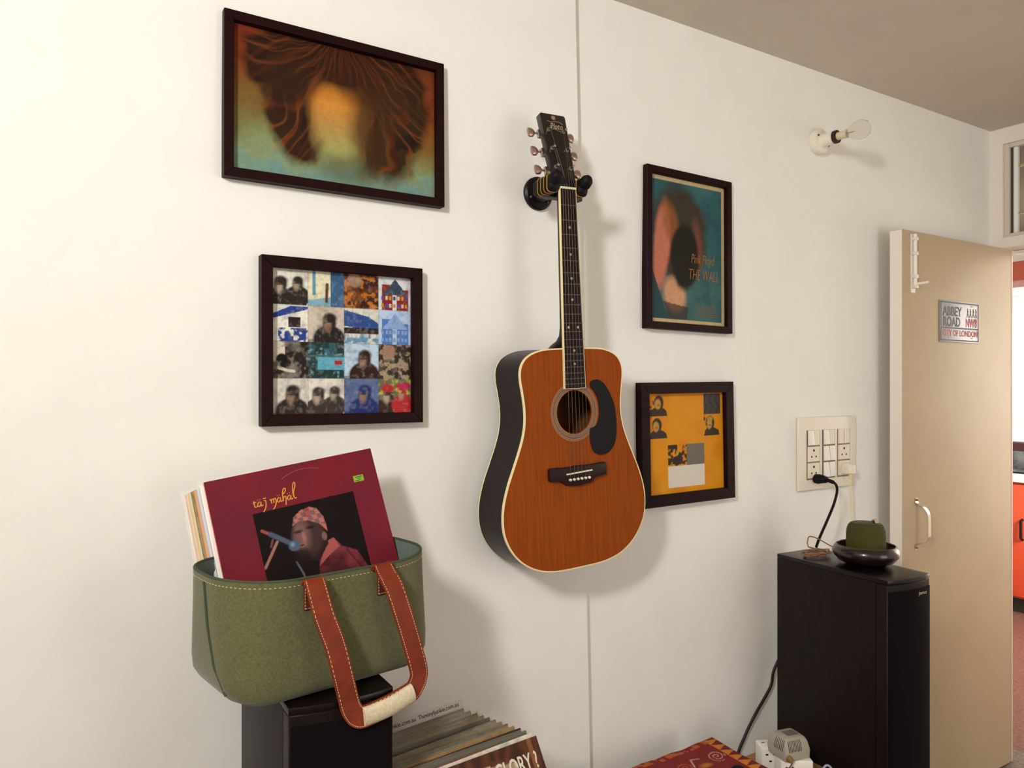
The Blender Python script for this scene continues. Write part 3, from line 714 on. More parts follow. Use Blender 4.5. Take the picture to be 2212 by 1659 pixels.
# ------------------------------------------------------------------ records in the bag
def sleeve(name, M, S_, th, m, spine=None, label=None, group=None, bev=.0006):
    o = MB().box(-S_/2, S_/2, 0, th, -S_/2, S_/2).build(name, m, None, bevel=bev, seg=1)
    o.matrix_world = M
    if spine: MB().box(-S_/2-.0006, -S_/2+.0002, .0003, th-.0003, -S_/2+.001, S_/2-.001).build('spine', spine, o)
    tag(o, label, 'record', group); return o
def recM(c_, yaw, lean, roll): return Matrix.Translation(c_) @ Matrix.Rotation(R(yaw), 4, 'Z') @ Matrix.Rotation(R(lean), 4, 'X') @ Matrix.Rotation(R(roll), 4, 'Y')
RM = recM((.4465, -.1678, 1.2001), -4.26, -17.0, -9.08)
G1 = 'records standing in the green bag'
MAR = mat('maroon card', '7d141b', .55, spec=.25, noise=5, stretch=(1, 1, 1), dark='5c1228')
rec = sleeve('record_sleeve', RM, .315, .004, MAR, mat('worn red spine', 'c85a3a', .6), 'maroon record sleeve with singer photo and yellow title, front of the bag', G1)
# panel photograph: a made-up singer at a microphone
pw = .19
c = Canvas(pw, pw, 150, 150, '120809')
n1 = c.noise(6, 41, 3); n2 = c.noise(22, 42, 3)
c.mix(np.clip((n1-.55)*2, 0, 1)*.3, '2a1014')
jk = c.poly([(.20, 0), (.26, .20), (.34, .36), (.44, .42), (.52, .46), (.62, .58), (.70, .60), (.76, .50), (.90, .42), (.97, .24), (1.0, .16), (1.0, 0)]); c.mix(jk, '7c2f36'); c.mix(jk*np.clip((n1-.42)*4, 0, 1)*.75, '2c1016')
c.mix(c.poly([(.50, .36), (.62, .58), (.70, .60), (.74, .50), (.62, .44)]), 'a0524e'); c.mix(c.line([(.80, .46), (.90, .26), (.98, .12)], .01)*.7, '3a161a')
c.mix(c.poly([(.28, .30), (.36, .46), (.52, .46), (.50, .34), (.40, 0), (.24, 0)]), '1a0a0d'); c.mix(c.line([(.30, .46), (.34, .34), (.36, .2)], .008)*.7, '6a7080')
c.mix(c.poly([(.33, .47), (.40, .70), (.62, .72), (.64, .56), (.52, .42)]), '2a1818')
face = c.ell(.46, .675, .155, .20, .25, -.3); c.mix(face, '3e2a2a'); c.mix(face*c.ell(.40, .70, .08, .15, .9)*.65, '86605a'); c.mix(c.ell(.615, .635, .025, .042, .3), '7c5850')
c.mix(c.ell(.37, .50, .08, .07, .6)*.85, '1c1012'); c.mix(c.ell(.385, .60, .045, .018, .5), '8e5f56'); c.mix(c.ell(.385, .60, .03, .008, .5)*.9, '2a1012')
c.mix(c.ell(.375, .735, .045, .014, .7)*.8, '160c0e'); c.mix(c.ell(.50, .75, .045, .014, .7)*.8, '160c0e'); c.mix(c.ell(.42, .67, .02, .05, .8)*.5, 'a87a6c')
cap = c.poly([(.335, .80), (.36, .88), (.43, .93), (.53, .95), (.60, .92), (.65, .82), (.66, .67), (.60, .76), (.50, .82), (.40, .83)]); c.mix(cap, 'b0685c')
ck = ((np.floor(c.u*22+c.v*6)+np.floor(c.v*22)) % 2 == 0) & (c.v > .80-.2*(c.u-.4)); c.mix(cap*ck*.75, '4a5058'); c.mix(cap*(np.floor(c.u*15) % 3 == 1)*(c.v > .86)*.5, '8a2422')
c.mix(c.line([(.05, .825), (.24, .69)], .014), '9a4a44'); c.mix(c.line([(.12, .775), (.28, .65)], .022), '4c5468'); c.mix(c.ell(.315, .615, .055, .05, .25), '4c5c70'); c.mix(c.ell(.30, .63, .02, .02, .8)*.7, '8296a8')
c.mix(c.line([(.01, .48), (.165, .69)], .013), 'a06c60'); c.mix(c.line([(.10, .66), (.13, .72)], .010)*.7, '7c5048')
rc = np.clip((np.maximum(np.abs(c.u-.5), np.abs(c.v-.5))-.46)*50, 0, 1)
ph = c.sheet('cover_photo', rec, -.088, -.108, -.0006)
# lettering drawn with a pen
YI = mat('yellow ink', 'd98f34', .6)
def sc(lines, ox, s=1.): return [[(ox+x*s, z*s) for x, z in l] for l in lines]
lt = [[(.12, .85), (.1, .4), (.14, .08), (.3, .05), (.42, .2)], [(-.05, .6), (.2, .64), (.4, .66)]]
la = [[(.5, .5), (.3, .6), (.08, .35), (.12, .08), (.3, .08), (.5, .45)], [(.52, .58), (.48, .2), (.55, .04), (.72, .18)], [(.15, .85), (.2, .9)], [(.42, .88), (.47, .93)]]
lj = [[(.1, .6), (.3, .62), (.3, .2), (.12, -.35), (-.2, -.75)], [(.05, .88), (.18, .95), (.3, .88), (.42, .97)]]
lm = [[(.0, .5), (.12, .6), (.15, .05)], [(.15, .4), (.32, .62), (.42, .5), (.42, .08)], [(.42, .4), (.6, .64), (.72, .5), (.68, .05), (.45, -.4), (.15, -.7)]]
lh = [[(.1, .05), (.14, .8), (.35, 1.5), (.62, 1.6), (.55, 1.2), (.2, .9)], [(.12, .3), (.32, .6), (.48, .5), (.42, .0), (.3, -.5)]]
ll = [[(.12, .3), (.2, 1.1), (.4, 1.9), (.62, 2.1), (.6, 1.6), (.3, 1.0), (.2, .4), (.3, .05), (.5, .15)]]
word = sc(lt, 0)+sc(la, .42)+sc(lj, 1.2)+sc(lm, 2.05)+sc(la, 2.85)+sc(lh, 3.55)+sc(la, 4.15)+sc(ll, 4.85)
k = .0146
strokes('lettering', [[(x*k-.083, z*k+.0925) for x, z in l] for l in word], .0021, YI, rec, Matrix.Translation((0, -.0008, 0)))
st = MB().box(.109, .129, -.0006, 0, .098, .110).build('price_sticker', mat('lime sticker', '86b02c', .6), rec)
MB().box(.1125, .127, -.0009, -.0006, .1065, .1078).box(.112, .122, -.0009, -.0006, .1, .1012).box(.115, .124, -.0009, -.0006, .1035, .1045).build('sticker_print', mat('dark green ink', '2a3a18', .7), st)
strokes('ring_wear', [[(.018+.085*math.sin(R(a)), .060+.085*math.cos(R(a))) for a in range(-30, 24, 5)]], .0011, mat('worn card', 'a05a40', .8), rec, Matrix.Translation((0, -.0004, 0)))
# the others behind it, fanned to the left
PLAST = mat('clear plastic sleeve', 'f6f1ea', .12, trans=.0, alpha=.22)
PLAST2 = mat('thin clear plastic sleeve', 'b0a690', .2, alpha=.14)
oth = [('f0ebe2', 'f4f0ea', 'white record sleeve just behind the maroon one', 0), ('d8b9a4', '9a5a44', 'cream and rust patterned record sleeve in the bag', 1), ('d6d8de', 'b9c0cc', 'thin pale blue record sleeve in the bag', 0),
       ('d9a878', 'cf9058', 'tan orange record sleeve in the bag', 0), ('a8926c', '7a6a44', 'brown speckled record sleeve in the bag', 1), ('e0cfa0', 'd2bc84', 'pale yellow record sleeve in the bag', 0),
       ('e4c6b0', 'd6ae98', 'pale pink record sleeve in the bag', 0), ('ece2d4', 'e6dccb', 'clear plastic covered record leaning against the wall, last in the bag', 2)]
for i, (hc_, sc_, lb, kind) in enumerate(oth):
    sh = -.0038*(i+1)-(.004 if i < 1 else 0)
    roll_ = 1.4-.25*i
    M = RM @ Matrix.Translation((sh-.0008*i, .0045+.0052*i+.001, -.003-.0012*i)) @ Matrix.Rotation(R(.12*i), 4, 'Y')
    o = sleeve('record_sleeve', M, .313, .0042, mat('sleeve '+hc_, hc_, .55, noise=(60 if kind == 1 else None), amt=.25), mat('spine '+sc_, sc_, .55, noise=(70 if kind == 1 else None), amt=.3), lb, G1)
    if kind == 2 or i in (0, 6):
        e = .1600 if kind == 2 else .1590
        MB().box(-e, e, .0043, .0047, -.155, e+.006).build('plastic_cover', PLAST, o)

# ------------------------------------------------------------------ low table with cloth, leaning records
tb = empty('low_table', (1.07, -.36, 0)); tag(tb, 'low wooden table under the red printed cloth', 'table')
TW = mat('dark table wood', '3a2418', .5, noise=20, stretch=(1, 6, 6), dark='2a180f')
MB().box(-.505, .502, -.25, .262, .50, .53).build('table_top', TW, tb, bevel=.003)
for sx in (-.47, .47):
    for sy in (-.21, .22): MB().box(sx-.025, sx+.025, sy-.025, sy+.025, 0, .4995).build('leg', TW, tb, bevel=.003)
# cloth: printed sheet draped over the top
nx, ny = 500, 270
cw, chh = 1.06, .56
c = Canvas(cw, chh, nx, ny, '7a1414')
n1 = c.noise(30, 51, 3)
c.mix(np.clip((n1-.5)*3, 0, 1)*.35, '5a0d10')
xe = (1-c.u)*cw; ye = (1-c.v)*chh                       # distance from the right and back hem
def spiral(x, y, r, col):
    dx, dy = c.u*cw-x, c.v*chh-y; rr = np.hypot(dx, dy); th = np.arctan2(dy, dx)
    m = (np.abs(((rr/r*2.2-th/(2*np.pi)) % 1)-.5) < .16)*(rr < r); c.mix(m*.85, col)
for i in range(9):
    for j in range(6):
        x = cw-.10-i*.11-(j % 2)*.05; y = chh-.075-j*.09; spiral(x, y, .023, ['c08a74', 'b0502c', 'c9a08a'][(i+j) % 3])
        c.mix(np.clip(1.5-np.hypot((c.u*cw-x-.05)/.018, (c.v*chh-y+.02)/.009), 0, 1)*.9, 'b8741e')
        c.mix(c.line([((x+.02)/cw, (y-.01)/chh), ((x+.035)/cw, (y+.02)/chh), ((x+.06)/cw, (y+.015)/chh)], .004)*.8, 'c9a08a')
c.mix((xe < .078).astype(float), '6a0f12')
tri = (xe > .034) & (xe < .074) & (np.abs(((ye/.030) % 1)-.5)*2 < (xe-.034)/.040)
c.mix(tri.astype(float), 'c8761e')
tri2 = (xe < .014) & (np.abs(((ye/.018) % 1)-.5)*2 < .7); c.mix(tri2.astype(float), 'a8421c')
ch_ = (np.abs(xe-.022-.003*np.sin(ye*300)) < .0022); c.mix(ch_.astype(float)*.9, 'd0b8a8')
c.mix(((ye < .02) & (c.noise(40, 53, 2) > .5)).astype(float)*.9, 'b0541c')
cl = c.sheet('printed_cloth', None, 0, 0, 0, cloth_mat())
co = np.zeros(len(cl.data.vertices)*3); cl.data.vertices.foreach_get('co', co); co = co.reshape(-1, 3)
X = co[:, 0]; Y = co[:, 2]
ed = np.minimum(cw-X, chh-Y)
wx_ = .555+X; wy_ = -.655+Y
wz_ = .5325+.0025*np.sin(X*34+Y*12)**2*np.clip((cw-X)*20, 0, 1)+.006*np.exp(-((cw-X-.03)**2+(chh-Y-.01)**2)/.004)
over = np.clip(X-1.02, 0, 1)                              # the right hem rolls over the table edge
wx_ = np.where(over > 0, .555+1.02+.012*np.sin(np.clip(over/.02, 0, 1.57))+.0, wx_); wz_ = np.where(over > 0, wz_-np.clip(over-.012, 0, 1)-.006*(np.clip(over, 0, .012)/.012)**2, wz_)
co = np.stack([wx_, wy_, wz_], -1); cl.data.vertices.foreach_set('co', co.ravel()); cl.data.update()
sm = cl.modifiers.new('thickness', 'SOLIDIFY'); sm.thickness = .0012; sm.offset = 1
cl.data.polygons.foreach_set('use_smooth', [True]*len(cl.data.polygons))
tag(cl, 'red block-printed cotton cloth with orange triangle border on low table', 'cloth')

# records leaning back in a row on the table
G2 = 'records leaning in a row on the low table'
rows = [('6a5f50', '8a7d68', 'clear-covered record with web address print, rearmost of the leaning row'), ('756a58', None, 'grey brown record second from the wall in the leaning row'), ('6a5a44', None, 'brown record sleeve third from the wall in the leaning row'),
        ('8a7048', None, 'ochre brown record fourth from the wall in the leaning row'), ('1d1a1a', None, 'thin black record sleeve in the middle of the leaning row'), ('7a705c', None, 'olive grey record just in front of the thin black one'),
        ('857455', None, 'khaki record in the middle of the leaning row'), ('6f6450', None, 'dull taupe record behind the yellow ochre one'), ('a9762a', None, 'yellow ochre record sleeve in the leaning row'),
        ('2a1815', None, 'dark brown record just in front of the yellow ochre one'), ('3a3f34', None, 'dark green grey record sleeve in the leaning row'), ('e2d8c4', None, 'record with white spine tipped red, second from the front of the row')]
tops = [(.783, -.140), (.79, -.158), (.797, -.174), (.803, -.190), (.809, -.204), (.815, -.219), (.820, -.233), (.826, -.247), (.832, -.262), (.838, -.276), (.842, -.290), (.846, -.304), (.846, -.319)]
ZT = .816
def lean_rec(i, hcol, lb, th=.0042, tex=False):
    tx, ty = tops[i]; lean = 28+i*.3; S_ = .313
    M = Matrix.Translation((tx, ty, ZT-.0004*i)) @ Matrix.Rotation(R(9-.3*i), 4, 'Z') @ Matrix.Rotation(R(-lean), 4, 'X') @ Matrix.Rotation(R(.5*math.sin(i*2.1)), 4, 'Y') @ Matrix.Translation((-S_/2, 0, -S_/2))
    return sleeve('record_sleeve', M, S_, th, mat('sleeve '+hcol, hcol, .5, noise=40, amt=.2), None, lb, G2)
for i, (hcol, _, lb) in enumerate(rows):
    o = lean_rec(i, hcol, lb)
    if i % 2 == 0 or i in (1, 3):
        MB().box(-.160, .1605, -.0012, -.0008, -.15, .1605).build('plastic_cover', PLAST2, o)
    if i == 0:
        MB().box(-.16, .1605, .0046, .0050, -.15, .175).build('plastic_flap', PLAST2, o)
        text('lettering', 'www.thevinyljunkie.com.au  Thevinyljunkie.com.au', .0125, BK, o, (.150, .0040, .1665), 'RIGHT', .92)
    if i == len(rows)-1:
        MB().box(-.15, .04, -.0004, .0046, .1565, .1575).build('red_edge', mat('red card edge', 'a01a18', .6), o)
fr = lean_rec(12, '4a2a1c', 'brown record sleeve printed MORNING GLORY ?, front of the leaning row')
c = Canvas(.313, .313, 90, 90, '3c2219'); n1 = c.noise(8, 61, 3); stp = np.sin(c.u*70+n1*8)*.5+.5
c.mix(stp*.6, '6a3c24'); c.mix(((c.u > .92) & (c.u < .95)).astype(float)*.8, '8a5a34')
c.mix(c.poly([(0, 1.0), (.80, .90), (.84, .6), (0, .5)])*.9, 'c9b89a'); c.mix(c.poly([(.62, .95), (.78, .92), (.84, .6), (.7, .6)])*.5, '6a3c24')
c.sheet('cover_print', fr, -.1565, -.1565, -.0004)
text('lettering', 'MORNING GLORY ?', .042, mat('pale ink', 'd8ccb8', .6), fr, (.144, -.0008, .116), 'RIGHT', .62, bold=.0006)

# black headphone resting on the cloth
hp_ = empty('headphones', (1.40, -.285, .5346)); tag(hp_, 'black headphones with ribbed band lying on the red cloth', 'headphones')
arc = [(.062*math.cos(R(a)), 0, .002+.0245*math.sin(R(a))) for a in range(0, 181, 12)]
MB().tube([(x, y, z+.004) for x, y, z in arc], .0048, 10).build('headband', BLACKP, hp_)
for s in (-1, 1): MB().lathe([(.004, -.010), (.018, -.012), (.020, 0), (.016, .010), (.004, .012)], 'y', (s*.062, -.0, .0205), 20).build('ear_cup', RUBBER, hp_)

# ------------------------------------------------------------------ wooden stool, socket blocks, adaptor
so = empty('wooden_stool', (1.715, -.20, 0)); tag(so, 'small light wooden stool between the cloth table and speaker', 'stool')
LW = mat('light tan wood', 'a9743f', .55, noise=18, stretch=(1, 6, 6), dark='8a5a2c')
MB().box(-.075, .115, -.14, .095, .437, .462).build('seat', LW, so, bevel=.004)
for sx in (-.055, .09):
    for sy in (-.115, .07): MB().box(sx-.015, sx+.015, sy-.015, sy+.015, 0, .4365).build('leg', LW, so, bevel=.002)
def sockbox(cx, cy, wd, dp, ht, rot, lb, z=.4625):
    r_ = empty('socket_block', (cx, cy, z), (0, 0, R(rot))); tag(r_, lb, 'socket block', 'white mains socket blocks')
    MB().box(-wd/2, wd/2, -dp/2, dp/2, 0, ht).build('casing', WHITEP, r_, bevel=.004, seg=3)
    return r_
s1 = sockbox(1.700, -.178, .045, .05, .062, -28, 'white socket block standing behind the grey adaptor')
for k, (x, z) in enumerate(((-.010, .044), (.010, .044), (0, .026))): MB().box(x-.0035, x+.0035, -.0257, -.0249, z-.002, z+.002).build('socket_hole', BLACKP, s1)
for x, y in ((-.008, .006), (.01, -.006)): MB().box(x-.004, x+.004, y-.0015, y+.0015, .0618, .0626).build('socket_hole', BLACKP, s1)
s2 = sockbox(1.720, -.247, .085, .06, .052, -32, 'white socket block with red marks under the grey adaptor')
for x in (-.028, -.012): MB().prism([(x, .038), (x+.006, .034), (x, .030), (x-.005, .034)][::-1], -.0308, -.0299).build('neon_mark', mat('red indicator', 'a8281e', .4), s2)
MB().box(.012, .032, -.0306, -.0299, .016, .034).build('rocker', mat('grey rocker', 'b8b0a4', .4), s2, bevel=.0005)
# adaptor on the front block
ad = empty('power_adaptor', (1.716, -.236, .5148), (0, 0, R(-12))); ad.scale = (1.13, 1.13, 1.13); tag(ad, 'grey ribbed power adaptor plugged on top of the socket block', 'adaptor')
AG = mat('warm grey plastic', 'a79c8c', .5)
q = []
for z, hw, hd in ((0, .034, .031), (.002, .036, .033), (.020, .037, .034), (.038, .033, .030), (.046, .029, .026), (.050, .024, .021)): q.append(rrect(hw, hd, .007, z, 4))
MB().loft(q).build('casing', AG, ad, smooth=40)
DG = mat('dark slot', '4a4036', .7)
for k in range(9):
    x = -.026+k*.0043
    MB().tube([(x, -.0342, .022), (x, -.0305, .0375), (x*.94, -.0265, .0455)], .0008, 5).build('rib', DG, ad)
for k in range(6):
    y = -.022+k*.0055
    MB().tube([(-.0372, y, .022), (-.0332, y, .0375), (-.0292, y*.94, .0455)], .0008, 5).build('rib', DG, ad)
MB().box(-.012, .018, -.012, .012, .0496, .0503).build('rating_label', mat('grey label', '6f675c', .6), ad)
MB().lathe([(.006, -.044), (.007, -.040), (.008, -.033)], 'y', (-.028, 0, .010), 14).build('cord_boot', mat('tan rubber', '8a6c42', .7), ad)
cb = smooth_path([(1.690, -.266, .525), (1.682, -.274, .518), (1.668, -.272, .505), (1.648, -.252, .498), (1.632, -.22, .492), (1.62, -.18, .478), (1.60, -.13, .44), (1.598, -.10, .40)], 6)
tag(MB().tube(cb, .0018, 7).build('adaptor_cord', mat('brown grey cord', '5a4a36', .6)), 'thin brown cord running from the grey adaptor towards the cloth', 'cord')
# blue white cable loop by the speaker
lp = smooth_path([(1.752, -.345, .30), (1.752, -.315, .41), (1.757, -.31, .480), (1.770, -.308, .499), (1.787, -.312, .493), (1.796, -.322, .46), (1.80, -.36, .30), (1.805, -.39, .12), (1.80, -.42, .004)], 8)
tag(MB().tube(lp, .0028, 8).build('cable_loop', mat('blue white cable', 'a9b2c4', .35)), 'pale blue-white cable loop in front of the right speaker', 'cable')
# black cable on the wall
bc = smooth_path([(2.02, -.004, .74), (1.985, -.002, .665), (1.955, .003, .612), (1.945, .004, .572), (1.915, .006, .535), (1.875, .006, .497), (1.83, .008, .44), (1.79, .008, .37), (1.72, .002, .15), (1.70, -.01, .006)], 7)
tag(MB().tube(bc, .0045, 8).build('speaker_cable', mat('brown black cable', '1c1310', .5)), 'dark cable running down the wall left of the right speaker', 'cable')

# ------------------------------------------------------------------ bowl, smart speaker, cord coil
bw_ = MB().lathe([(.03, .0), (.05, .0), (.072, .010), (.084, .024), (.0875, .034), (.084, .044), (.0775, .052), (.0745, .053), (.0735, .050), (.076, .04), (.07, .018), (.05, .008), (.0, .007)], 'z', (0, 0, 0), 56, True)
bowl = bw_.build('wooden_bowl', mat('dark lacquered wood', '24150f', .28, noise=18, stretch=(1, 1, 8), dark='140a07', coat=.5), smooth=50)
bowl.location = (1.974, -.292, 1.001); tag(bowl, 'dark wooden bowl with inward rim on the right floor speaker', 'bowl')
MB().lathe([(.0755, .0525), (.0762, .0535), (.0772, .0526)], 'z', (0, 0, 0), 56, False).build('rim', mat('worn brown rim', '6a4526', .45), bowl)
sp = empty('smart_speaker', (1.974, -.292, 1.0095)); sp.scale = (.94, .94, 1.14); tag(sp, 'moss green round fabric speaker with leather loop sitting in the bowl', 'speaker')
GF = mat('moss green fabric', '444212', .9, noise=420, amt=.2, bump=.2)
MB().lathe([(.03, 0), (.047, .002), (.0525, .012), (.054, .03), (.054, .06), (.0525, .076), (.048, .086), (.043, .0905), (.041, .0905)], 'z', (0, 0, 0), 48).build('body', GF, sp, smooth=60)
MB().lathe([(.0405, .0905), (.0405, .0918), (.0385, .0925), (.001, .0925)], 'z', (0, 0, 0), 40).build('top_cap', mat('dark olive cap', '35361a', .5), sp)
cs = smooth_path([(.012, -.028, .0945), (.020, -.020, .0985), (.030, -.010, .0985), (.038, .0, .0935)], 5); loops = []
for p in cs: loops.append([tuple(p+np.array([.0035*a, -.0035*a, .0012*d])) for a, d in ((-1, -1), (1, -1), (1, 1), (-1, 1))])
MB().loft(loops).build('loop', mat('pale tan leather', 'c6ab8c', .5), sp)
# tan cord coil
TN = mat('tan cord', '9a6c42', .8)
pts = []
for k in range(96):
    a = k/96*2*math.pi*3.1; r_ = 1+.18*math.sin(k*.9)
    pts.append((1.945+.046*r_*math.cos(a), -.155+.026*r_*math.sin(a), 1.0035+.0016*(k/18)+.002*abs(math.sin(k*.7))))
pts += [(1.950, -.125, 1.020), (1.957, -.118, 1.040), (1.967, -.118, 1.048), (1.982, -.135, 1.042), (1.995, -.165, 1.026), (1.998, -.20, 1.018)]
tag(MB().tube(smooth_path(pts, 2), .0019, 6).build('cord_coil', TN), 'loose coil of thin tan cord on top of the right floor speaker', 'cord')

# ------------------------------------------------------------------ switch board
sw = empty('switch_board', (2.235, .02, 1.2745)); tag(sw, 'ivory wall switch board with three columns of switches and sockets', 'switch')
w, h = .3015, .2365
q = [[(x, y, z) for x, z, y in ()]]
MB().prism([(-w/2, -h/2), (w/2, -h/2), (w/2, h/2), (-w/2, h/2)], -.012, -.0005).build('plate', IVORY, sw, bevel=.004, seg=3)
IV2 = mat('ivory module', 'e9dfc9', .35); IVD = mat('shadow gap', '8a7c66', .7)
cols = (-.080, 0, .080)
for ci, cx in enumerate(cols):
    MB().box(cx-.034, cx+.034, -.0128, -.0118, -.084, .076).build('column_recess', IVD, sw)
    for ri in range(3):
        z = .0515-ri*.053; kind = (('sw1', 'so', 'so'), ('sw1', 'sw2', 'sw2'), ('blank', 'so', 'so'))[ci][ri]
        if kind in ('so', 'blank'):
            m_ = MB().box(cx-.031, cx+.031, -.0148, -.0128, z-.0245, z+.0245).build('socket_face' if kind == 'so' else 'blank_module', IV2, sw, bevel=.001, seg=1)
            if kind == 'so':
                for dx, dz, r_ in ((0, .012, .0042), (-.011, -.008, .0032), (.011, -.008, .0032)): MB().lathe([(r_, -.0152), (r_, -.0146)], 'y', (cx+dx, 0, z+dz), 12).build('socket_hole', mat('dark hole', '2a2018', .8), m_)
            else: MB().box(cx-.0006, cx+.0006, -.0151, -.0146, z-.022, z+.022).build('groove', IVD, m_)
        else:
            n = 1 if kind == 'sw1' else 2
            xs = [(cx-.031, cx-.001), (cx+.001, cx+.031)]
            for j, (xa, xb) in enumerate(xs):
                if n == 1 and j == 1: MB().box(xa, xb, -.0148, -.0128, z-.0245, z+.0245).build('blank_module', IV2, sw, bevel=.001, seg=1)
                else:
                    v_ = [(xa, -.0148, z-.0245), (xb, -.0148, z-.0245), (xb, -.0148, z+.0245), (xa, -.0148, z+.0245)]
                    fr_ = [(xa+.001, -.021, z-.0235), (xb-.001, -.021, z-.0235), (xb-.001, -.0155, z+.0235), (xa+.001, -.0155, z+.0235)]
                    MB().loft([v_, fr_], True, True).build('rocker', WHITEP, sw, bevel=.0008, seg=1)
# black plug and cable
bp_ = empty('black_plug', (2.165, 0, 1.193)); tag(bp_, 'black mains plug with cable in the lower left socket', 'plug')
MB().loft([[(a*r_+x, y, z+b_*r2) for a, b_ in [(math.cos(2*math.pi*k/18), math.sin(2*math.pi*k/18)) for k in range(18)]] for x, y, z, r_, r2 in ((0, .0048, 0, .017, .015), (0, -.006, 0, .018, .016), (.001, -.018, .001, .016, .0135), (.003, -.03, .0, .012, .011))]).build('plug_body', RUBBER, bp_)
pth = smooth_path([(.003, -.026, 0), (.004, -.045, -.003), (.003, -.064, -.010), (-.012, -.080, -.028), (-.036, -.086, -.065), (-.072, -.090, -.108), (-.118, -.094, -.16), (-.140, -.097, -.1875)], 6)
MB().tube(pth, [.0062 if i < 10 else .0042 for i in range(len(pth))], 10).build('plug_cable', RUBBER, bp_)
wp = empty('white_plug', (2.315, 0, 1.218)); tag(wp, 'cream white mains plug with cable in the lower right socket', 'plug')
MB().loft([[(x*s_, y, z*s_+dz) for x, z in ((-.018, -.016), (.018, -.016), (.018, .008), (.012, .019), (-.012, .019), (-.018, .008))] for y, s_, dz in ((.0048, 1, 0), (-.012, 1.02, 0), (-.030, .8, -.002))]).build('plug_body', IVORY, wp, bevel=.002)
pth = smooth_path([(0, -.014, -.012), (0, -.018, -.03), (0, -.018, -.06), (.0, -.02, -.12), (-.004, -.028, -.19), (-.03, -.05, -.235), (-.10, -.10, -.245), (-.20, -.15, -.228), (-.262, -.175, -.214), (-.305, -.19, -.2148), (-.335, -.205, -.2148)], 6)
MB().tube(pth, [.0048 if i < 7 else .0027 for i in range(len(pth))], 8).build('plug_cable', CREAM, wp)

# ------------------------------------------------------------------ bulb and holder
bh = empty('bulb_holder', (2.19, .02, 2.29)); tag(bh, 'white wall batten holder for the light bulb near the ceiling', 'lamp holder')
MB().lathe([(.041, -.0005), (.041, -.016), (.038, -.022), (.024, -.026), (.021, -.03), (.0195, -.068), (.019, -.07)], 'y', (0, 0, 0), 40).build('base', IVORY, bh)
MB().lathe([(.0208, -.066), (.0208, -.076), (.017, -.077)], 'y', (0, 0, 0), 32).build('collar', mat('dark brown collar', '2a1710', .5), bh)
MB().lathe([(.0030, -.0272), (.003, -.024)], 'y', (.028, 0, -.012), 10).build('screw', mat('dull steel screw', '6b5a4c', .4, .8), bh)
MB().lathe([(.0030, -.0272), (.003, -.024)], 'y', (-.026, 0, .014), 10).build('screw', mat('dull steel screw', '6b5a4c', .4, .8), bh)
lb_ = empty('light_bulb', (2.19, -.0575, 2.29)); tag(lb_, 'clear unlit light bulb sticking out of the white wall holder', 'light bulb')
MB().lathe([(.0125, .0), (.0125, -.020), (.0135, -.032), (.0128, -.033)], 'y', (0, 0, 0), 28).build('cap', mat('cream cap', 'dccfae', .4), lb_)
GL = mat('bulb glass', 'f4f2ec', .03, trans=1., ior=1.08)
MB().lathe([(.0128, -.032), (.015, -.040), (.022, -.052), (.0275, -.065), (.0295, -.077), (.028, -.089), (.0225, -.099), (.013, -.1055), (.001, -.107)], 'y', (0, 0, 0), 40).build('glass', GL, lb_, smooth=80)
MB().tube([(0, -.033, 0), (0, -.06, 0)], [.0025, .0012], 8).build('stem', mat('bulb stem glass', 'd8d2c0', .2), lb_)

# ------------------------------------------------------------------ next room seen through the doorway
struct(MB().box(3.43, 6.1, -1.3, 2.2, -.1, 0).build('floor_kitchen', mat('red speckled mosaic', '8a5648', .5, noise=55, dark='4a3a34')))
struct(MB().box(3.36, 6.1, -1.3, 2.2, 2.525, 2.6).build('ceiling_kitchen', CEIL))
struct(MB().box(6.0, 6.1, -1.3, 2.2, 0, 2.525).build('wall_kitchen_back', WALL))
struct(MB().box(3.43, 6.0, 2.1, 2.2, 0, 2.525).build('wall_kitchen_left', WALL))
struct(MB().box(3.43, 4.05, -1.3, -1.1, 0, 2.525).box(5.25, 6.0, -1.3, -1.1, 0, 2.525).box(4.05, 5.25, -1.3, -1.1, 0, 1.2).box(4.05, 5.25, -1.3, -1.1, 2.3, 2.525).build('wall_kitchen_right', WALL, smooth=None))
struct(MB().box(3.361, 3.41, .02, 2.1, 0, 2.525).build('wall_kitchen_front', WALL))
TL = mat('glazed white tile', 'f2f0ea', .25)
wk = bpy.data.objects['wall_kitchen_back']; tme = None
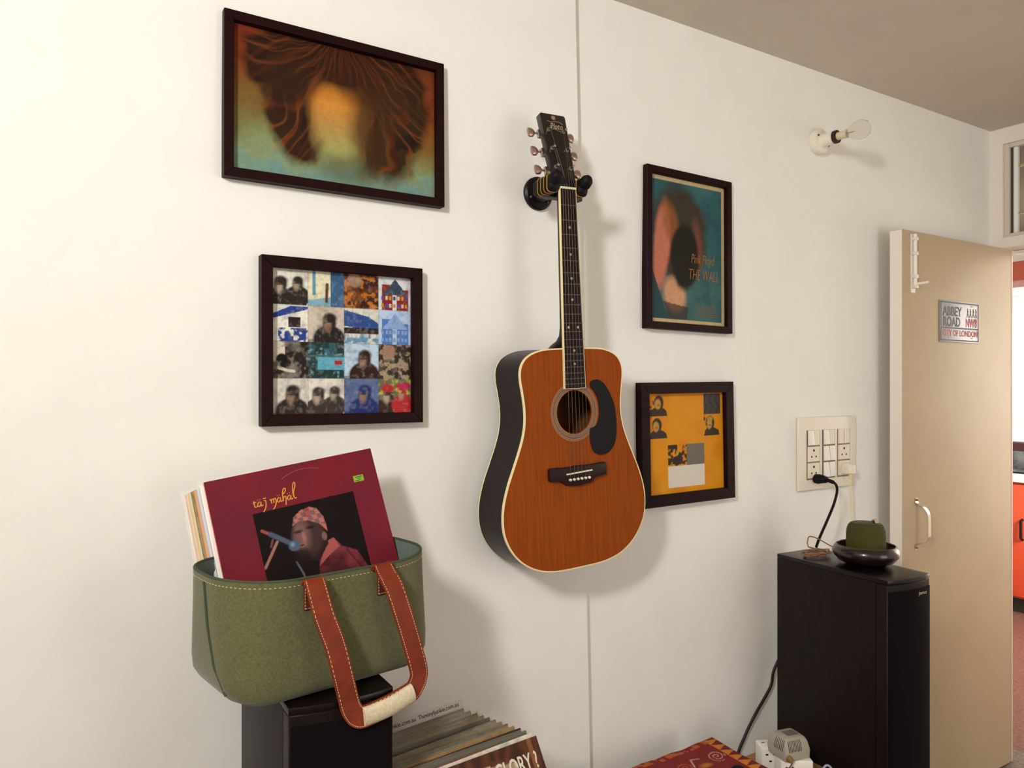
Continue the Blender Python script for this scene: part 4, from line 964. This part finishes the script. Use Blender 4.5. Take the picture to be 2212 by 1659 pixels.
for i in range(6):
    for j in range(8):
        if tme is None:
            t_ = MB().box(5.992, 5.9999, 0, .147, 0, .147).build('tile', TL, wk, bevel=.002, seg=1); tme = t_.data
        else: t_ = bpy.data.objects.new('tile', tme); COL.objects.link(t_); t_.parent = wk
        t_.location = (0, .45+i*.15, .93+j*.15)
ORG = mat('orange red laminate', 'c9492a', .4)
for i, yy in enumerate((.30, .80)):
    cbn = empty('base_cabinet', (5.72, yy+.25, 0)); tag(cbn, 'orange base cabinet seen through the doorway gap' if i else 'orange base cabinet right of the one in the doorway gap', 'cabinet', 'orange kitchen base cabinets')
    MB().box(-.24, .27, -.248, .248, .1, .86).build('body', ORG, cbn)
    d_ = MB().box(-.262, -.2405, -.244, .244, .115, .845).build('door', ORG, cbn, bevel=.003)
    MB().tube([(-.263, -.20, .62), (-.285, -.20, .61), (-.285, -.20, .50), (-.263, -.20, .49)], .009, 8).build('handle', BLACKP, d_)
    MB().box(-.20, .27, -.248, .248, 0, .0995).build('kickboard', mat('dark kickboard', '2a2622', .6), cbn)
tag(MB().box(5.44, 5.995, .28, 1.32, .8605, .91).build('countertop', mat('white stone counter', 'e9e6de', .35), bevel=.004), 'white kitchen countertop over the orange cabinets', 'countertop')
tag(MB().box(5.6, 5.99, .3, 1.5, 2.19, 2.32).build('wall_cabinet', mat('deep red laminate', '7c3526', .45), bevel=.003), 'red cupboard high on the kitchen wall beyond the doorway', 'cabinet')
to = empty('toaster', (5.58, .90, .911)); tag(to, 'shiny grey toaster on the white kitchen counter', 'toaster')
MB().loft([rrect(.075, .13, .03, z, 5) for z in (.01, .15)]).build('body', mat('steel grey shell', '8c939a', .25, .8, noise=12, dark='3a3f46'), to, bevel=.004)
MB().loft([rrect(.075, .13, .03, .1505, 5), rrect(.07, .125, .03, .185, 5), rrect(.045, .10, .03, .205, 5)]).build('lid', mat('dark maroon plastic', '3a1a20', .4), to, smooth=50)
MB().box(-.06, .06, -.11, .11, 0, .0098).build('foot', BLACKP, to)
